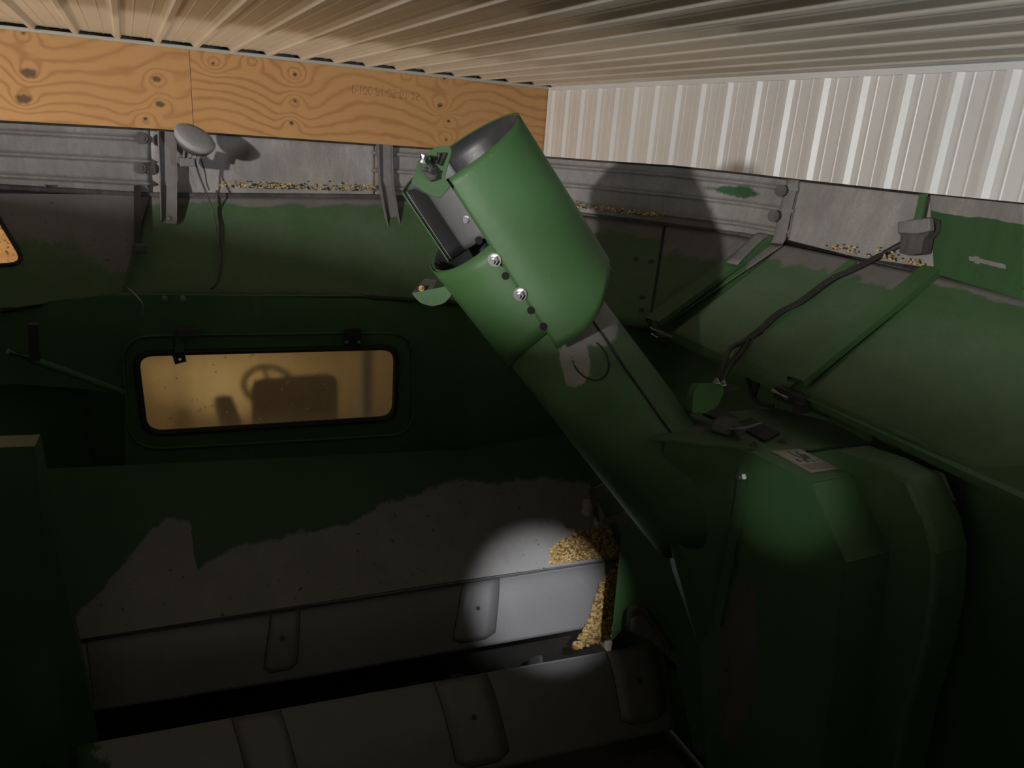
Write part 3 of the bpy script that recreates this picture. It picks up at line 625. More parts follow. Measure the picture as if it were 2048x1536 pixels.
# top bracket with diamond plate, bent over the shroud rim
p1, n1 = on_shroud(893, 372)
bdep = (p1-CAM).dot(Fw)-.02
bp_ = [PD(x, y, bdep) for x, y in [(836, 322), (822, 366), (862, 390), (880, 396), (902, 372), (889, 354), (905, 298), (893, 290), (869, 294)]]
bm = bmesh.new(); b_poly(bm, round_poly(bp_, .006, 3), .005, Fw); brk = mk('spout_bracket', bm, M['green'], la, bevel=.001)
sm = [PD(x, y, bdep-.012) for x, y in [(846, 312), (852, 330), (864, 348), (868, 360)]]
bm = bmesh.new(); b_tube(bm, sm, [.008, .013, .014, .009], 10); mk('grease_lump', bm, M['darkdust'], brk, smooth=True)
bm = bmesh.new(); b_tube(bm, [PD(846, 326, bdep-.03), PD(850, 310, bdep-.035)], [.010, .012], 8); b_tube(bm, [PD(862, 344, bdep-.036), PD(845, 338, bdep-.036)], .007, 6); mk('bracket_bolt', bm, M['zinc'], brk, smooth=False)
for i_, (a_, b_) in enumerate([((868, 316), (862, 330)), ((879, 306), (872, 326)), ((890, 306), (880, 330))]):
    bm = bmesh.new(); b_tube(bm, [PD(*a_, bdep-.004), PD(*b_, bdep-.004)], .005, 8); mk('slot', bm, M['dark'], brk)
# flap under the sleeve: rounded green bracket
fd = 1.93
fp = [PD(x, y, fd) for x, y in [(822, 586), (840, 606), (864, 613), (888, 607), (904, 590), (902, 570), (866, 578)]]
bm = bmesh.new(); b_poly(bm, round_poly(fp, .008, 3), .004, Fw); fl = mk('lower_bracket', bm, M['green_clean'], la)
bm = bmesh.new(); b_poly(bm, [PD(822, 586, fd), PD(866, 578, fd), PD(875, 560, fd+.04), PD(850, 557, fd+.05)], .004, Fw); mk('bracket_flange', bm, M['darkdust'], fl)
bm = bmesh.new(); b_bolt(bm, PD(843, 577, fd-.004), -Fw, .005, .006); mk('brass_stud', bm, M['corn'], fl)
# weld bead + lap seam down the tube
seam = [ft(a, s, RT+.001) for a, s in ((40, LT*.74), (36, LT*.62), (33, LT*.5), (30, LT*.32), (30, LT*.16), (30, LT*.05))]
bm = bmesh.new(); b_tube(bm, seam, .003, 6); mk('lap_seam', bm, M['dark'], la, smooth=True)
pts = [ft(10+16*math.cos(t), LT*.575+.055*math.sin(t), RT+.002) for t in [math.pi+math.pi*k/14*1.3-.5 for k in range(15)]]
bm = bmesh.new(); b_tube(bm, pts, .002, 6); mk('patch_edge', bm, M['dark'], la, smooth=True)
# collar plate where the tube enters the drive housing
zp = (PD(1340, 866, 1.90)-CAM).z; print('plate z', zp)
ctr = aB+aD*(LT*.24)

# ================================================================== DRIVE HOUSING
xa = (PZ(1484, 897, zp)-CAM).x; print('xa', xa)
dh = thing('drive_housing', 'tall angular green drive housing with safety label beside the auger base', 'housing', V(xa+.1, 1.3, -1.9))
bm = bmesh.new(); pp = [PZ(x, y, zp) for x, y in [(1300, 875), (1482, 894), (1560, 901), (1742, 888), (1668, 846), (1556, 816), (1470, 822), (1380, 828), (1345, 850)]]
b_poly(bm, pp, .006, (0, 0, -1)); mk('top_plate', bm, M['green_dusty'], dh, label='dusty top plate')
wear_attr(dh.children[0], lambda co: max(0, min(1, .75-(co-PZ(1380, 860, zp)).length*3.2)))
# upstand behind the plate
bm = bmesh.new(); b_poly(bm, [PZ(1556, 816, zp), PZ(1668, 846, zp), PZ(1742, 888, zp), PZ(1742, 888, zp)+Vector((0, 0, .03)), PZ(1668, 846, zp)+Vector((0, 0, .045)), PZ(1556, 816, zp)+Vector((0, 0, .045))], .005, (1, 0, 0)); mk('plate_upstand', bm, M['green'], dh)
# side profile in the plane x = xa
prof = [(1482, 898), (1500, 905), (1622, 968), (1690, 1127), (1640, 1560), (1415, 1560), (1432, 1250), (1470, 1010)]
PA = [PX(x, y, xa+H*0) for x, y in prof]
NUa = 60
w1 = .135
bm = bmesh.new()
# face A as a fine sheet for the worn patch
left = [PA[0], PA[7], PA[6], PA[5]]; right = [PA[1].lerp(PA[2], .0), PA[2], PA[3], PA[4]]
def LR(L, v): k = v*(len(L)-1); i = min(int(k), len(L)-2); return L[i].lerp(L[i+1], k-i)
rows = [[LR(left, j/90).lerp(LR([PA[1], PA[2], PA[3], PA[4]], j/90), i/50) for i in range(51)] for j in range(91)]
b_grid(bm, rows); fa = mk('side_face', bm, paint('green_paint_scuffed', GREEN, .45, .08, wear=True, wearc=(.13, .12, .11)), dh, solid=.004, offset=0)
def fa_wear(p):
    x, y = to_px(p); a = 1-((x-1476+.06*(y-1320))/40)**2-((y-1320)/165)**2 + .5*noise.noise(Vector((x/40, y/50, 2)))
    if x < 1440: a = min(a, (x-1425)/15)
    return max(0, min(1, .5+a*.6))
at = fa.data.attributes.new('wear', 'FLOAT', 'POINT'); at.data.foreach_set('value', [fa_wear(p) for r in rows for p in r])
Xd = Vector((1, 0, 0))
def band(name, a, b, w, mat='green', par=dh): bm = bmesh.new(); n = (b-a).cross(Xd); b_poly(bm, [a, b, b+Xd*w, a+Xd*w], .003, n); return mk(name, bm, M[mat], par)
top_f = band('label_face', PA[1], PA[2], w1); band('upper_facet', PA[2], PA[3], w1); band('front_facet', PA[3], PA[4], w1)
# inner dark end face beneath the plate, facing the auger mouth
bm = bmesh.new(); b_poly(bm, [PZ(1330, 880, zp-.008), PZ(1480, 896, zp-.008), PX(1470, 1010, xa), PX(1432, 1250, xa), PX(1415, 1560, xa), PX(1400, 1300, xa), PZ(1345, 1140, zp-.45), PZ(1318, 1010, zp-.2)], 0); mk('inner_face', bm, M['green'], dh, solid=.003)
bm = bmesh.new(); b_poly(bm, [PD(1310, 1040, 2.62), PD(1440, 1060, 2.62), PD(1450, 1340, 2.62), PD(1330, 1340, 2.62)], .004, Fw); mk('rear_shield', bm, M['dark'], dh)
p = PX(1484, 954, xa-.004); bm = bmesh.new(); b_bolt(bm, p, (-1, 0, 0), .012, .010); mk('corner_bolt', bm, M['zinc'], dh)
# edge flange down the left side of face A
bm = bmesh.new(); b_poly(bm, [PX(x, y, xa-.012) for x, y in [(1476, 960), (1492, 965), (1487, 1010), (1455, 1180), (1440, 1250), (1425, 1240), (1440, 1160), (1468, 1010)]], .010, Xd); mk('edge_flange', bm, M['green'], dh)
# safety label lying on the sloping top
nl_ = (PA[2]-PA[1]).cross(Xd).normalized(); nl_ = nl_ if nl_.z > 0 else -nl_
def LB(x, y, o): return PP(x, y, PA[1], nl_)+nl_*o
def lq(a, b, c, d, o): return [LB(*q, o) for q in (a, b, c, d)]
C4 = [(1541, 905), (1600, 901), (1679, 941), (1622, 949)]
def lerp2(u, v): # u along short side, v down the long side
    a = (C4[0][0]+(C4[1][0]-C4[0][0])*u, C4[0][1]+(C4[1][1]-C4[0][1])*u); b_ = (C4[3][0]+(C4[2][0]-C4[3][0])*u, C4[3][1]+(C4[2][1]-C4[3][1])*u); return (a[0]+(b_[0]-a[0])*v, a[1]+(b_[1]-a[1])*v)
bm = bmesh.new(); b_poly(bm, [LB(*lerp2(u, v), .004) for u, v in ((0, 0), (1, 0), (1, 1), (0, 1))], .0006, nl_); lab = mk('safety_label', bm, M['labelred'], top_f, label='faded label with a falling person pictogram')
dh2 = dh
bm = bmesh.new(); b_poly(bm, [LB(*lerp2(u, v), .0048) for u, v in ((.06, .08), (.94, .08), (.94, .97), (.06, .97))], .0004, nl_)
lw = mk('label_field', bm, M['label'], dh)
bm = bmesh.new()
def ipoly(L): b_poly(bm, [LB(*lerp2(u, v), .0054) for u, v in L], .0003, nl_)
ipoly([(.62, .22), (.80, .28), (.72, .50), (.48, .46)]); ipoly([(.62, .24), (.55, .30), (.66, .10), (.72, .14)]); ipoly([(.50, .38), (.44, .42), (.40, .12), (.46, .10)])
ipoly([(.20, .46), (.30, .42), (.34, .54), (.22, .56)]); ipoly([(.40, .48), (.52, .46), (.54, .60), (.42, .60)]); ipoly([(.62, .54), (.70, .52), (.72, .60), (.64, .62)]); ipoly([(.80, .52), (.86, .54), (.84, .62)])
for k in range(7):
    v = .68+k*.038; u = .10
    while u < .88: w = random.uniform(.05, .12); ipoly([(u, v), (min(u+w, .9), v), (min(u+w, .9), v+.016), (u, v+.016)]); u += w+.03
mk('label_print', bm, M['labelink'], dh)
# rounded belt shield behind
xb = xa+w1
shield = [(1744, 890), (1820, 915), (1884, 946), (1902, 985), (1925, 1030), (1940, 1090), (1936, 1180), (1915, 1290), (1880, 1400), (1850, 1560), (1560, 1560), (1600, 1100), (1640, 900)]
bm = bmesh.new(); P3 = [PX(x, y, xb+.11) for x, y in shield]; b_poly(bm, P3, .11, (-1, 0, 0)); mk('belt_shield', bm, M['green'], dh, bevel=.012)
bm = bmesh.new(); b_poly(bm, [PX(x, y, xb+.112) for x, y in [(1868, 940), (1888, 946), (1912, 1002), (1900, 996), (1880, 975)]], .004, (-1, 0, 0)); mk('shield_tab', bm, M['steel'], dh)
# clamp lump on the plate
cl = thing('pivot_clamp', 'dusty latch clamp lying on the top plate beside the auger tube', 'clamp', PZ(1460, 855, zp))
bm = bmesh.new(); b_box(bm, PZ(1450, 850, zp+.018), (.07, .05, .03), Matrix.Rotation(.5, 3, 'Z')); b_box(bm, PZ(1468, 852, zp+.02), (.03, .09, .02), Matrix.Rotation(-.3, 3, 'Z')); mk('clamp_body', bm, M['darkdust'], cl, bevel=.006)
bm = bmesh.new(); b_tube(bm, [PZ(1455, 858, zp+.03), PZ(1490, 857, zp+.03), PZ(1522, 848, zp+.02)], .005, 8); mk('clamp_pin', bm, M['steel'], cl, smooth=True)
for q in [[(1405, 828), (1440, 842), (1475, 838), (1430, 812)], [(1468, 848), (1500, 838), (1560, 868), (1530, 884)]]:
    bm = bmesh.new(); b_poly(bm, [PZ(x, y, zp+.003) for x, y in q], .004, (0, 0, 1)); mk('rubber_pad', bm, M['dark'], cl)
for x, y in [(1508, 892), (1564, 885)]: bm = bmesh.new(); b_bolt(bm, PZ(x, y, zp), (0, 0, 1), .008, .008); mk('plate_bolt', bm, M['darkdust'], dh)

# ---- inner green guard at the auger foot
ig = thing('auger_foot_guard', 'green sheet guard around the foot of the auger, right of the corn', 'guard', PD(1300, 1400, 2.55))
gp = [PD(*q) for q in [(1237, 1118, 2.66), (1240, 1062, 2.66), (1300, 1050, 2.60), (1380, 1085, 2.45), (1424, 1262, 2.38), (1418, 1500, 2.30), (1382, 1492, 2.34), (1345, 1310, 2.42), (1258, 1236, 2.56), (1222, 1282, 2.63)]]
g0 = PD(1237, 1118, 2.62); gn = (PD(1424, 1262, 2.36)-g0).cross(PD(1222, 1282, 2.60)-g0).normalized()
bm = bmesh.new(); b_poly(bm, [PP(q[0], q[1], g0, gn) for q in [(1238, 1118), (1242, 1060), (1300, 1050), (1382, 1085), (1424, 1262), (1420, 1520), (1388, 1500), (1352, 1330), (1262, 1240), (1222, 1283)]], .005, gn if gn.dot(Fw) > 0 else -gn); mk('guard_sheet', bm, M['green'], ig)
for x, y in [(1424, 1232), (1419, 1288), (1418, 1322)]: bm = bmesh.new(); b_tube(bm, [PP(x-6, y, g0, gn)-Fw*.002, PP(x-6, y, g0, gn)+Fw*.002], .006, 12); mk('slot_hole', bm, M['dark'], ig)
lt = thing('clean_out_latch', 'dark bent clean-out latch between the corn and the green guard', 'latch', PD(1300, 1270, 2.45))
bm = bmesh.new(); b_tube(bm, spline([PD(1258, 1262, 2.48), PD(1262, 1222, 2.47), PD(1285, 1218, 2.45), (PD(1310, 1250, 2.43)), PD(1342, 1300, 2.40)], 6), .012, 8); mk('latch_bar', bm, M['darkdust'], lt, smooth=True)
bm = bmesh.new(); b_poly(bm, [PD(x, y, 2.46) for x, y in [(1262, 1236), (1284, 1230), (1332, 1292), (1330, 1306), (1300, 1280), (1260, 1262)]], .006, Fw); mk('latch_plate', bm, M['steel'], lt)

# ================================================================== CORN
def heap(name, label, poly_px, z_fn, n, seed, base=True, kz=.0088):
    rnd = random.Random(seed); bm = bmesh.new(); xs = [p[0] for p in poly_px]; ys = [p[1] for p in poly_px]
    def inside(x, y):
        c = False
        for (x0, y0), (x1, y1) in zip(poly_px, poly_px[1:]+poly_px[:1]):
            if (y0 > y) != (y1 > y) and x < (x1-x0)*(y-y0)/(y1-y0)+x0: c = not c
        return c
    if False: pass
    k = 0; tries = 0
    while k < n and tries < n*40:
        tries += 1; x, y = rnd.uniform(min(xs), max(xs)), rnd.uniform(min(ys), max(ys))
        if not inside(x, y): continue
        k += 1; p = z_fn(x, y) + Vector((0, 0, rnd.uniform(0, .006)))
        Mx = Matrix.Rotation(rnd.uniform(0, 6.28), 3, 'Z') @ Matrix.Rotation(rnd.uniform(-1, 1), 3, 'X') @ Matrix.Rotation(rnd.uniform(-1, 1), 3, 'Y')
        res = bmesh.ops.create_icosphere(bm, subdivisions=1, radius=1); s = rnd.uniform(.85, 1.15)
        for v in res['verts']:
            c = v.co.copy(); c.x *= kz*1.15*s; c.y *= kz*(.85+.25*(c.x/kz))*s; c.z *= kz*.55*s; v.co = p + Mx @ c
    o = mk(name, bm, M['corn'], smooth=False, kind='stuff', label=label, cat='corn'); return o
from mathutils.bvhtree import BVHTree
_v = [p for r_ in rows_slope for p in r_]; _n = len(rows_slope[0]); _f = [(j*_n+i, j*_n+i+1, (j+1)*_n+i+1, (j+1)*_n+i) for j in range(len(rows_slope)-1) for i in range(_n-1)]
slope_tree = BVHTree.FromPolygons(_v, _f)
def slope_hit(x, y, off=.012):
    h = slope_tree.ray_cast(CAM, ray(x, y).normalized()); return (h[0] + Vector((0, -off*.7, off*.7))) if h[0] is not None else S_(x, y, off)
ckn = Vector((.15, -.5, .85)).normalized(); ck0 = PZ(1200, 1200, ZF-.10)
def cz(x, y): # lies on the cover and drops into the gap
    t = min(1, max(0, (y-1121)/126)); u = (x-138)/(1236-138); p = S1(u, min(1, t + .0)); return PP(x, y, p+Vector((0, -.01, .015)), Vector((.1, -.55, .83)))
heap('corn_heap', 'heap of yellow corn kernels at the right end of the lit auger cover', [(1237, 1128), (1219, 1281), (1185, 1288), (1140, 1302), (1160, 1272), (1182, 1230), (1197, 1178), (1214, 1150)], cz, 800, 1)
heap('corn_heap', 'heap of shaded corn kernels on the slope behind the lit auger cover', [(1098, 1116), (1100, 1098), (1130, 1078), (1175, 1060), (1215, 1060), (1232, 1100), (1236, 1112), (1150, 1124), (1100, 1130)], lambda x, y: slope_hit(x, y, .004+.02*max(0, 1-abs(x-1190)/70)), 900, 2)
def sprinkle(label, a, b, spread, n, seed, nrm, par=None, clump=None):
    rnd = random.Random(seed); bm = bmesh.new()
    for k in range(n):
        t = rnd.random(); t = rnd.choice(clump)+rnd.gauss(0, .05) if clump else t; t = max(0, min(1, t)); p = a.lerp(b, t) + Vector((0, 0, abs(rnd.gauss(0, spread))))
        Mx = Matrix.Rotation(rnd.uniform(0, 6.28), 3, 'Z') @ Matrix.Rotation(rnd.uniform(-1, 1), 3, 'X')
        res = bmesh.ops.create_icosphere(bm, subdivisions=1, radius=1)
        for v in res['verts']: c = v.co.copy(); c.x *= .0055; c.y *= .004; c.z *= .003; v.co = p + Mx @ c
    return mk('scattered_corn', bm, M['corn'], kind='stuff', label=label, cat='corn')
o_ = Vector((0, -.012, .010))
sprinkle('corn kernels caught along the dusty front ledge right of the work light', PY(440, 378, 3.11)+o_, PY(750, 386, 3.11)+o_, .012, 170, 5, None)
sprinkle('corn kernels caught on the ledge of the ribbed corner right of the spout', led[900].lerp(led[1170], .85)+Vector((-.02, -.02, .03)), led[1330]+Vector((-.02, -.02, .03)), .010, 150, 6, None)
sprinkle('corn kernels in the corner of the grey right upper panel', led[1570].lerp(led[1870], .25)+Vector((-.016, 0, .016)), led[1570].lerp(led[1870], .95)+Vector((-.016, 0, .016)), .010, 70, 7, None, clump=[.2, .35, .62, .70, .92])

# ================================================================== BRACKETS, LIGHT, WIRES ON THE FRONT
def open_channel(name, a, b, w0, w1, h, n, mat, parent):
    a, b, n = Vector(a), Vector(b), Vector(n).normalized(); d = (b-a).normalized(); s = d.cross(n).normalized(); bm = bmesh.new()
    A = [a-s*w0/2+n*h, a-s*w0/2, a+s*w0/2, a+s*w0/2+n*h]; B = [b-s*w1/2+n*h*.7, b-s*w1/2, b+s*w1/2, b+s*w1/2+n*h*.7]; b_grid(bm, [A, B]); return mk(name, bm, M[mat], parent, solid=.004)
def up_bracket(xtop, xbot, ybot, label, w=.060):
    t = thing('support_strap', label, 'bracket', PY(xbot, ybot, 3.0), 'vertical support straps')
    a = PY(xtop, 262+ (xtop-320)*.06, 3.17); b_ = PY(xtop+4, 372, 3.12); nf = Vector((0, -1, 0))
    pl_ = led[300]; nn = (led[750]-led[300]).cross(Hn[362]-led[300]).normalized(); nn = -nn if nn.y > 0 else nn
    c_ = PP(xbot, ybot, pl_, nn)
    open_channel('upright', a+nf*.004, b_+nf*.004, w, w*.92, .028, nf, 'steel_d', t); open_channel('foot_channel', b_+nf*.004, c_+nn*.004, w*.92, w*.85, .026, nn, 'steel_d', t)
    bm = bmesh.new(); b_bolt(bm, c_.lerp(b_, .12)+nn*.004, nn, .007, .007); mk('strap_bolt', bm, M['zinc'], t); return t
M['steel_d'] = paint('dusty_grey_bracket', (.16, .15, .145), .5, .6, dustc=(.31, .29, .28))
up_bracket(333, 338, 449, 'dusty grey support strap on the front panel left of the work light')
up_bracket(766, 787, 464, 'dusty grey support strap on the front panel left of the auger spout')
nn = (led[750]-led[300]).cross(Hn[362]-led[300]).normalized(); nn = -nn if nn.y > 0 else nn
def FF(x, y, o=0): return PP(x, y, led[300], nn)+nn*o
ap = thing('stop_arm', 'flat black stop arm with small grey foot on the front panel', 'arm', FF(280, 510))
bm = bmesh.new(); b_poly(bm, [FF(x, y, .03) for x, y in [(269, 379), (283, 379), (284, 500), (270, 500)]], .006, nn); mk('arm_bar', bm, M['dark'], ap)
bm = bmesh.new(); b_box(bm, FF(281, 508, .032), (.045, .03, .03)); mk('arm_foot', bm, M['darkdust'], ap, bevel=.004)
for x, y in [(330, 597), (366, 597)]: bm = bmesh.new(); b_bolt(bm, PY(x, y, 2.68), (0, -1, 0), .007, .008); mk('hinge_bolt', bm, M['zinc'], tank)
def plate_knob(x, y, P, n, r=.022):
    bm = bmesh.new(); b_tube(bm, [P, P+n*.006], [r, r*.85], 20); b_tube(bm, [P+n*.006, P+n*.010], r*.45, 12); return bm
for i_, (x, y) in enumerate([(284, 276), (281, 336)]):
    mk('fastener', plate_knob(x, y, PY(x, y, 3.11), Vector((0, -1, 0))), M['darkdust'], tank, smooth=False)
cn = Vector((-.9, -.4, 0)).normalized()
for x, y, d_ in [(1561, 381, 0), (1547, 432, 0)]:
    P = rim[1570].lerp(led[1570], .15 if y < 400 else .62)+Vector((-.02, .03, 0)); mk('fastener', plate_knob(x, y, PD(x, y, (P-CAM).dot(Fw)-.02), cn), M['darkdust'], tank)
for x, y in [(1302, 524), (1272, 520), (1285, 597), (1282, 622), (1316, 437)]:
    n_ = Vector((-.6, -.7, .3)).normalized(); P = PP(x, y, led[1170], (led[1330]-led[1170]).cross(Hn[1300]-led[1170]).normalized())
    mk('fastener', plate_knob(x, y, P, n_, .012), M['darkdust'], tank)
bm = bmesh.new(); b_tube(bm, [led[1330]+cn*.004, Hn[1300]+cn*.004], .003, 6); mk('panel_joint', bm, M['dark'], tank)
# corner post (curved strip) between rubber corner and right panel
bm = bmesh.new(); cp = spline([rim[1570]+cn*.01, rim[1570].lerp(led[1570], .55)+cn*.012, led[1570]+cn*.02, rp(1540, 480)+nR*.02, rp(1478, 540)+nR*.022], 5)
for s_ in (0,):
    rows = [[p+Vector((-.012, .045, 0))*(q/4-.0) for q in range(5)] for p in cp]; b_grid(bm, rows)
mk('corner_strap', bm, M['steel_d'], tank, smooth=True, solid=.006)

wl = thing('work_light', 'round dusty grey work light on the front rim over the plywood edge', 'work light', PY(385, 325, 2.98))
# dish facing up and toward the camera: an ellipse in the photo
c_ = PY(390, 277, 2.98); ax = (PY(431, 296, 2.98)-PY(350, 256, 2.98)).normalized(); a_len = (PY(431, 296, 2.98)-PY(350, 256, 2.98)).length/2
tc = (CAM-c_).normalized(); vv_ = ax.cross(tc).normalized()
nl2 = (tc*.55 + (Rt*40+Up*81)/90*.83).normalized(); ax = nl2.cross(tc).normalized(); ax2 = ax; ay2 = nl2.cross(ax2).normalized()
bm = bmesh.new(); prof = [(-.012, .96), (-.004, 1.0), (.006, 1.0), (.010, .93), (.014, .6), (.016, .0001)]; body = [(-.045, .45), (-.036, .70), (-.024, .88), (-.012, .96)]
def rev(bm, P, n=40):
    rings = []
    for z, r in P: rings.append([bm.verts.new(c_ + nl2*z + (ax2*math.cos(2*math.pi*k/n)+ay2*math.sin(2*math.pi*k/n))*r*a_len) for k in range(n)])
    for a, b in zip(rings, rings[1:]):
        for k in range(n): bm.faces.new((a[k], a[(k+1) % n], b[(k+1) % n], b[k]))
    bm.faces.new(rings[0][::-1]); bm.faces.new(rings[-1])
rev(bm, prof); mk('lens', bm, M['lamp'], wl, smooth=True)
bm = bmesh.new(); rev(bm, body); mk('housing', bm, M['darkdust'], wl, smooth=True)
for k in range(4):
    bm = bmesh.new(); x = 368+k*9; b_poly(bm, [PY(x, 296+k*3, 3.0), PY(x+3, 297+k*3, 3.0), PY(x+1, 316+k*2, 3.0), PY(x-3, 315+k*2, 3.0)], .03, (0, 1, 0)); mk('cooling_fin', bm, M['steel_d'], wl)
bm = bmesh.new(); b_poly(bm, [PY(x, y, 3.05) for x, y in [(354, 300), (366, 312), (385, 322), (382, 332), (362, 333), (352, 322)]], .02, (0, 1, 0)); b_box(bm, PY(374, 324, 3.03), (.05, .05, .03)); mk('mounting_bracket', bm, M['steel_d'], wl, bevel=.003)
def cable(name, label, pts, r, mat='dark', cat='cable', parent=None):
    bm = bmesh.new(); b_tube(bm, spline(pts, 7), r, 8); o = mk(name, bm, M[mat], parent, smooth=True)
    if not parent: o['label'] = label; o['category'] = cat
    return o
cable('power_lead', '', [PY(390, 320, 3.03), PY(398, 350, 3.05), PY(412, 385, 3.03), FF(425, 430, .03), FF(432, 470, .03), FF(440, 510, .01), FF(436, 560, .01), FF(424, 580, .01)], .0035, 'darkdust', parent=wl)
cable('power_lead', '', [PY(402, 318, 3.06), PY(410, 345, 3.09), PY(413, 365, 3.09), PY(418, 380, 3.10)], .003, 'darkdust', parent=wl)
cable('power_lead', '', [FF(433, 384, .006), FF(437, 420, .006), FF(438, 470, .006), FF(443, 520, .006), FF(436, 565, .006), FF(420, 580, .006)], .0035, 'darkdust', parent=wl)
cable('chain_tether', 'thin dusty tether cord on the left side of the front panel', [PY(92, 370, 3.0), FF(110, 390, .02), FF(140, 425, .02), FF(162, 455, .02), FF(175, 470, .01)], .0035, 'darkdust', 'cord')
nlp = nL if nL.y < 0 else -nL
cable('sagging_wire', 'loose thin wire hanging below the hinge rail at left', [PY(255, 575, 2.68), PY(276, 595, 2.66), PY(286, 612, 2.66), PY(284, 628, 2.66)], .002, 'zinc', 'wire')
# black hanging tab over the window
tb = thing('window_tab', 'small black metal tab with a hole over the upper left of the cab window', 'tab', PY(357, 715, 2.66))
bm = bmesh.new(); b_hole(bm, [PY(x, y, 2.665) for x, y in [(343, 706), (369, 703), (373, 723), (350, 729)]], [PY(360+3*math.cos(-a), 719+3*math.sin(-a), 2.665) for a in [k*math.pi/4 for k in range(8)]], .004, (0, 1, 0)); mk('tab_plate', bm, M['dark'], tb)
bm = bmesh.new(); b_poly(bm, [PY(x, y, 2.675) for x, y in [(352, 664), (366, 664), (369, 706), (350, 706)]], .008, (0, 1, 0)); mk('tab_arm', bm, M['green'], tb)
bm = bmesh.new(); b_box(bm, PY(376, 664, 2.67), (.07, .03, .03)); mk('tab_pivot', bm, M['darkdust'], tb, bevel=.005)
# ---- left side: bright green rod, recess edge, box with pale top
rd = thing('brace_rod', 'bright green diagonal brace rod left of the cab window', 'rod', PY(240, 788, 2.5))
bm = bmesh.new(); b_tube(bm, [PY(15, 704, 2.42), PY(60, 718, 2.44), PY(130, 742, 2.47), PY(200, 768, 2.5), PY(246, 786, 2.52)], .011, 10); mk('rod', bm, M['green_clean'], rd, smooth=True)
bm = bmesh.new(); b_poly(bm, [PY(x, y, 2.40) for x, y in [(56, 650), (76, 650), (80, 722), (58, 722)]], .03, (0, 1, 0)); mk('rod_clip', bm, M['dark'], rd)
bx = thing('fill_tube_housing', 'dark green housing with pale top painted as lit at the left edge', 'housing', PY(40, 1400, 2.1))
zt_ = (PY(30, 880, 2.15)-CAM).z
ta = [PZ(x, y, zt_) for x, y in [(-260, 905), (68, 893), (80, 869), (-260, 880)]]
bm = bmesh.new(); b_poly(bm, ta, .006, (0, 0, -1)); mk('housing_top', bm, M['label2'] if 'label2' in M else paint('lit_olive_top', (.30, .30, .20), .5, .2), bx)  # light on the top is put into its pale colour
yb = (ta[1]-CAM).y
fr = [PY(68, 893, yb), PY(140, 1560, yb), PY(-260, 1560, yb), PY(-260, 905, yb)]
bm = bmesh.new(); b_poly(bm, fr, .004, (0, 1, 0)); mk('housing_front', bm, M['green'], bx)
bm = bmesh.new(); q = PY(140, 1560, yb); b_poly(bm, [ta[1], ta[2], Vector((ta[2].x+.05, ta[2].y, q.z)), q], .0); mk('housing_side', bm, M['green'], bx, solid=.003)

# ================================================================== SENSOR, LOOM, CONNECTOR BOX ON THE RIGHT
sx = 2.06
sn = thing('tank_level_sensor', 'dusty black sensor housing with flared cap on the right upper panel', 'sensor', PX(1820, 512, sx))
bm = bmesh.new(); b_poly(bm, [PX(x, y, sx) for x, y in [(1795, 446), (1840, 434), (1860, 440), (1858, 465), (1846, 478), (1840, 508), (1815, 511), (1797, 506), (1800, 470), (1794, 466)]], .05, (1, 0, 0)); mk('sensor_body', bm, M['darkdust'], sn, bevel=.004)
bm = bmesh.new(); b_poly(bm, [PX(x, y, sx-.022) for x, y in [(1794, 444), (1858, 436), (1860, 462), (1832, 468), (1795, 466)]], .022, (1, 0, 0)); mk('sensor_cap', bm, M['steel_d'], sn, bevel=.004)
bm = bmesh.new(); b_poly(bm, [PX(x, y, sx+.05) for x, y in [(1843, 388), (1856, 388), (1848, 436), (1832, 438)]], .01, (-1, 0, 0)); mk('sensor_stem', bm, M['green'], sn)
mainc = [rp(1815, 512)+nR*.05, rp(1770, 524)+nR*.03, rp(1712, 548)+nR*.02, rp(1660, 572)+nR*.02, rp(1602, 612)+nR*.015, rp(1560, 634)+nR*.015, rp(1525, 665)+nR*.015, rp(1500, 688)+nR*.02]
cable('sensor_cable', 'black sensor cable lying diagonally over the right flared panel', mainc, .0095)
mainc2 = [p + Vector((.0, -.012, .0)) for p in mainc[1:]]
cable('sensor_cable', 'thinner black cable beside the thick one on the right flared panel', [p+nR*.004 for p in mainc2], .005)
E_ = rp(1500, 688)+nR*.02; dE = (E_-CAM).dot(Fw); zb_ = PD(1436, 768, 1.98)
cable('connector_lead', 'black curved lead dropping from the loom to the small green box', [E_, PD(1478, 688, dE-.04), PD(1460, 698, dE-.1), PD(1446, 730, 2.06), PD(1438, 764, 1.99)], .0075)
cable('connector_lead', 'second black lead with coupling between loom and green box', [E_, PD(1482, 704, dE-.05), PD(1462, 728, dE-.12), PD(1448, 752, 2.04), PD(1444, 768, 1.99)], .0095)
cable('branching_wire', 'forked black wires hanging on the wall under the right hinge', [PX(1492, 733, 1.60), PX(1498, 765, 1.60), PX(1505, 790, 1.60), PX(1520, 806, 1.58), PX(1545, 812, 1.55)], .007)
cable('branching_wire', 'straight black wire joining the forked wires under the right hinge', [PX(1510, 742, 1.60), PX(1509, 770, 1.60), PX(1506, 795, 1.595)], .007)
cable('branching_wire', 'rightmost short black wire of the fork under the right hinge', [PX(1522, 745, 1.60), PX(1516, 765, 1.60), PX(1508, 790, 1.595)], .007)
cb = thing('connector_box', 'small light green cover box with two chrome studs behind the housing', 'box', PD(1430, 825, 2.0))
bm = bmesh.new(); b_poly(bm, round_poly([PD(x, y, 1.96) for x, y in [(1397, 766), (1440, 767), (1450, 779), (1437, 812), (1412, 826), (1384, 826), (1386, 790)]], .006, 3), .07, Fw); mk('box_cover', bm, M['green_clean'], cb, bevel=.004)
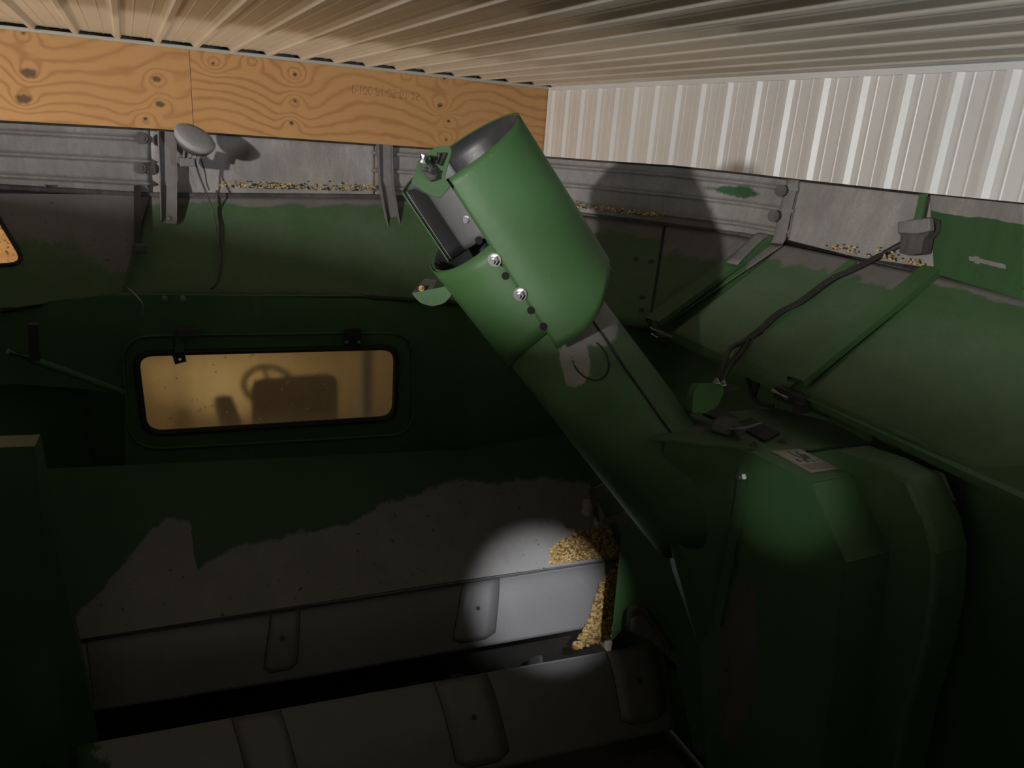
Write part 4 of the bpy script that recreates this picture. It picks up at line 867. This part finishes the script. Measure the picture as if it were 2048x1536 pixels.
bm = bmesh.new(); b_poly(bm, [PD(x, y, 2.0) for x, y in [(1448, 772), (1478, 776), (1460, 782), (1450, 784)]], .03, Fw); mk('box_flange', bm, M['darkdust'], cb)
for x, y in [(1433, 766), (1446, 770)]: bm = bmesh.new(); b_bolt(bm, PD(x, y, 1.95), (Up-Fw*.6), .006, .009); mk('chrome_stud', bm, M['zinc'], cb)
# hinge hardware at the joint between the right panels, and at the corner
for i_, (x, y, lb) in enumerate([(1590, 778, 'black hinge block between the two right flared panels'), (1326, 662, 'small black hinge block at the tank corner under the corner rib')]):
    hb = tank; s_ = 1 if i_ == 0 else .6; P = rp(x, y)-Vector((.01, 0, .022))
    bm = bmesh.new(); b_box(bm, P, (.03*s_, .10*s_, .035*s_)); b_box(bm, P+Vector((-.005, -.045*s_, -.012)), (.04*s_, .03*s_, .03*s_)); mk('hinge_body', bm, M['dark'], hb, bevel=.003)
    bm = bmesh.new(); b_tube(bm, [P+Vector((-.024*s_, .045*s_, .006)), P+Vector((-.024*s_, -.01, .002))], .005*s_, 8); mk('hinge_pin', bm, M['zinc'], hb)
# light sensor arm near the corn
ls = thing('grain_sensor', 'pale round sensor on a dark bracket below the auger tube', 'sensor', PD(1190, 1050, 2.55))
d_ = 2.52
bm = bmesh.new(); b_tube(bm, [PD(1162, 1014, d_), PD(1166, 1014, d_), PD(1178, 1016, d_), PD(1186, 1016, d_)], [.012, .026, .030, .022], 18); mk('sensor_head', bm, M['pink'], ls, smooth=True)
bm = bmesh.new(); b_poly(bm, [PD(x, y, d_-.02) for x, y in [(1178, 978), (1190, 976), (1201, 1046), (1190, 1052)]], .02, Fw); mk('bracket_plate', bm, M['darkdust'], ls)
bm = bmesh.new(); b_poly(bm, [PD(x, y, d_+.0) for x, y in [(1190, 976), (1212, 966), (1216, 984), (1214, 992), (1196, 997)]], .02, Fw); b_poly(bm, [PD(x, y, d_) for x, y in [(1205, 1040), (1262, 1022), (1270, 1030), (1240, 1062), (1236, 1042), (1206, 1048)]], .01, Fw); mk('bracket_arm', bm, M['steel_d'], ls)

# ================================================================== CAB WINDOW AND WHAT IS BEHIND IT
cw = thing('cab_window', 'yellowed dusty cab window with rounded corners in the front wall', 'window', PY(530, 860, YW+.01))
bm = bmesh.new(); b_poly(bm, [PY(x, y, 2.68) for x, y in [(690, 660), (722, 658), (724, 692), (690, 694)]], .012, (0, 1, 0)); mk('hinge_leaf', bm, M['dark'], cw, bevel=.002)
for x in (693, 718): bm = bmesh.new(); b_bolt(bm, PY(x, 684, 2.676), (0, -1, 0), .005, .005); mk('hinge_screw', bm, M['zinc'], cw)

c4 = [PY(x, y, YW+.008) for x, y in [(274, 711), (790, 698), (786, 834), (294, 864)]]
bm = bmesh.new(); NUg, NVg = 60, 18; rows = [[c4[0].lerp(c4[1], i/NUg).lerp(c4[3].lerp(c4[2], i/NUg), j/NVg) for i in range(NUg+1)] for j in range(NVg+1)]; b_grid(bm, rows)
pane = mk('pane', bm, M['glass'], cw, label='dusty yellowed glass'); at = pane.data.attributes.new('wear', 'FLOAT', 'POINT')
def gw(i, j):
    x, y = i/NUg, j/NVg; dx = min(x, 1-x)*5.0; dy = min(y, 1-y)*1.6; e = math.hypot(max(0, .45-dx), max(0, .45-dy)); return .30 + .6*max(0, e-.15)
at.data.foreach_set('value', [gw(i, j) for j in range(NVg+1) for i in range(NUg+1)])
ts = thing('corner_window', 'three-cornered clear window at the far left of the flared panel', 'window', tri[2])
bm = bmesh.new(); b_poly(bm, round_poly(tri, .05), 0)
gm, gnt, gb = new_mat('speckled_clear_glass'); gout = gnt.nodes['Material Output']; t1 = gnt.nodes.new('ShaderNodeBsdfTransparent'); t1.inputs[0].default_value = (.97, .94, .86, 1)
d1 = gnt.nodes.new('ShaderNodeBsdfDiffuse'); d1.inputs[0].default_value = (.30, .24, .14, 1); mm = gnt.nodes.new('ShaderNodeMixShader')
gnt.links.new(ramp(gnt, noise_n(gnt, 70, 3, .6, geo_vec(gnt)), .56, .66, (.05, .05, .05, 1), (.8, .8, .8, 1)), mm.inputs[0]); gnt.links.new(t1.outputs[0], mm.inputs[1]); gnt.links.new(d1.outputs[0], mm.inputs[2]); gnt.links.new(mm.outputs[0], gout.inputs[0])
mk('pane', bm, gm, ts)
# seat and steering wheel in the cab
st = thing('operator_seat', 'dark operator seat back seen blurred through the cab window', 'seat', V(.75, 3.45, -1.9))
def seat_part(name, c, s, r): bm = bmesh.new(); b_box(bm, c, s); o = mk(name, bm, M['knot'], st, bevel=r); return o
sc_ = PY(595, 830, 3.40); sl_, sr_, stp = PY(512, 800, 3.4), PY(692, 800, 3.4), PY(600, 775, 3.4)
seat_part('backrest', Vector(((sl_.x+sr_.x)/2, 3.46, stp.z-.35)), (sr_.x-sl_.x, .12, .70), .05)
seat_part('cushion', Vector(((sl_.x+sr_.x)/2, 3.70, stp.z-.72)), (sr_.x-sl_.x, .50, .12), .05)
ar = PY(468, 852, 3.4); seat_part('armrest', Vector((ar.x, 3.55, ar.z-.04)), (.09, .34, .08), .02)
seat_part('pedestal', Vector(((sl_.x+sr_.x)/2, 3.68, stp.z-1.0)), (.2, .2, .5), .02)
sw = thing('steering_wheel', 'steering wheel arch seen faintly behind the seat in the cab', 'steering wheel', PY(545, 800, 4.2))
cc = PY(548, 792, 4.15); swr = (PY(600, 772, 4.15)-PY(500, 772, 4.15)).length/2; bm = bmesh.new(); n_ = Vector((0, -.55, .83)); xx = Vector((1, 0, 0)); yy = n_.cross(xx)
b_tube(bm, [cc+(xx*math.cos(2*math.pi*k/40)+yy*math.sin(2*math.pi*k/40))*swr for k in range(41)], .017, 10, False); mk('rim', bm, M['knot'], sw, smooth=True)
for a in (90, 210, 330): bm = bmesh.new(); b_tube(bm, [cc, cc+(xx*math.cos(math.radians(a))+yy*math.sin(math.radians(a)))*swr], .012, 8); mk('spoke', bm, M['knot'], sw)
bm = bmesh.new(); b_tube(bm, [cc, cc-n_*.6], .03, 10); mk('column', bm, M['knot'], sw)
# cab roof and front posts (outside the tank)
cb2 = thing('cab', 'cab shell in front of the grain tank, seen only through its rear window', 'cab', V(.5, 3.8, -2.6))
bm = bmesh.new(); b_box(bm, V(.5, 3.9, -.62), (1.7, 1.5, .08)); mk('roof', bm, M['dark'], cb2)
bm = bmesh.new(); b_box(bm, V(.5, 3.9, -2.2), (1.7, 1.6, .05)); mk('cab_floor', bm, M['dark'], cb2)
for x in (-.38, 1.38): bm = bmesh.new(); b_box(bm, V(x, 4.62, -1.4), (.07, .07, 1.6)); mk('front_post', bm, M['dark'], cb2)
# chassis under the tank so that it stands on the floor
ch = thing('combine_chassis', 'dark chassis and axle carrying the grain tank', 'chassis', (.3, 1.2, 0))
bm = bmesh.new(); b_box(bm, (.3, 1.2, .95), (2.2, 3.0, 1.6)); mk('frame', bm, M['dark'], ch, bevel=.03)
for s_ in (-1, 1):
    for y_ in (2.6, -.4):
        bm = bmesh.new(); b_tube(bm, [Vector((.3+s_*1.2, y_, .55)), Vector((.3+s_*1.2+s_*.35, y_, .55))], .55, 32); mk('wheel', bm, M['dark'], ch, bevel=.05)
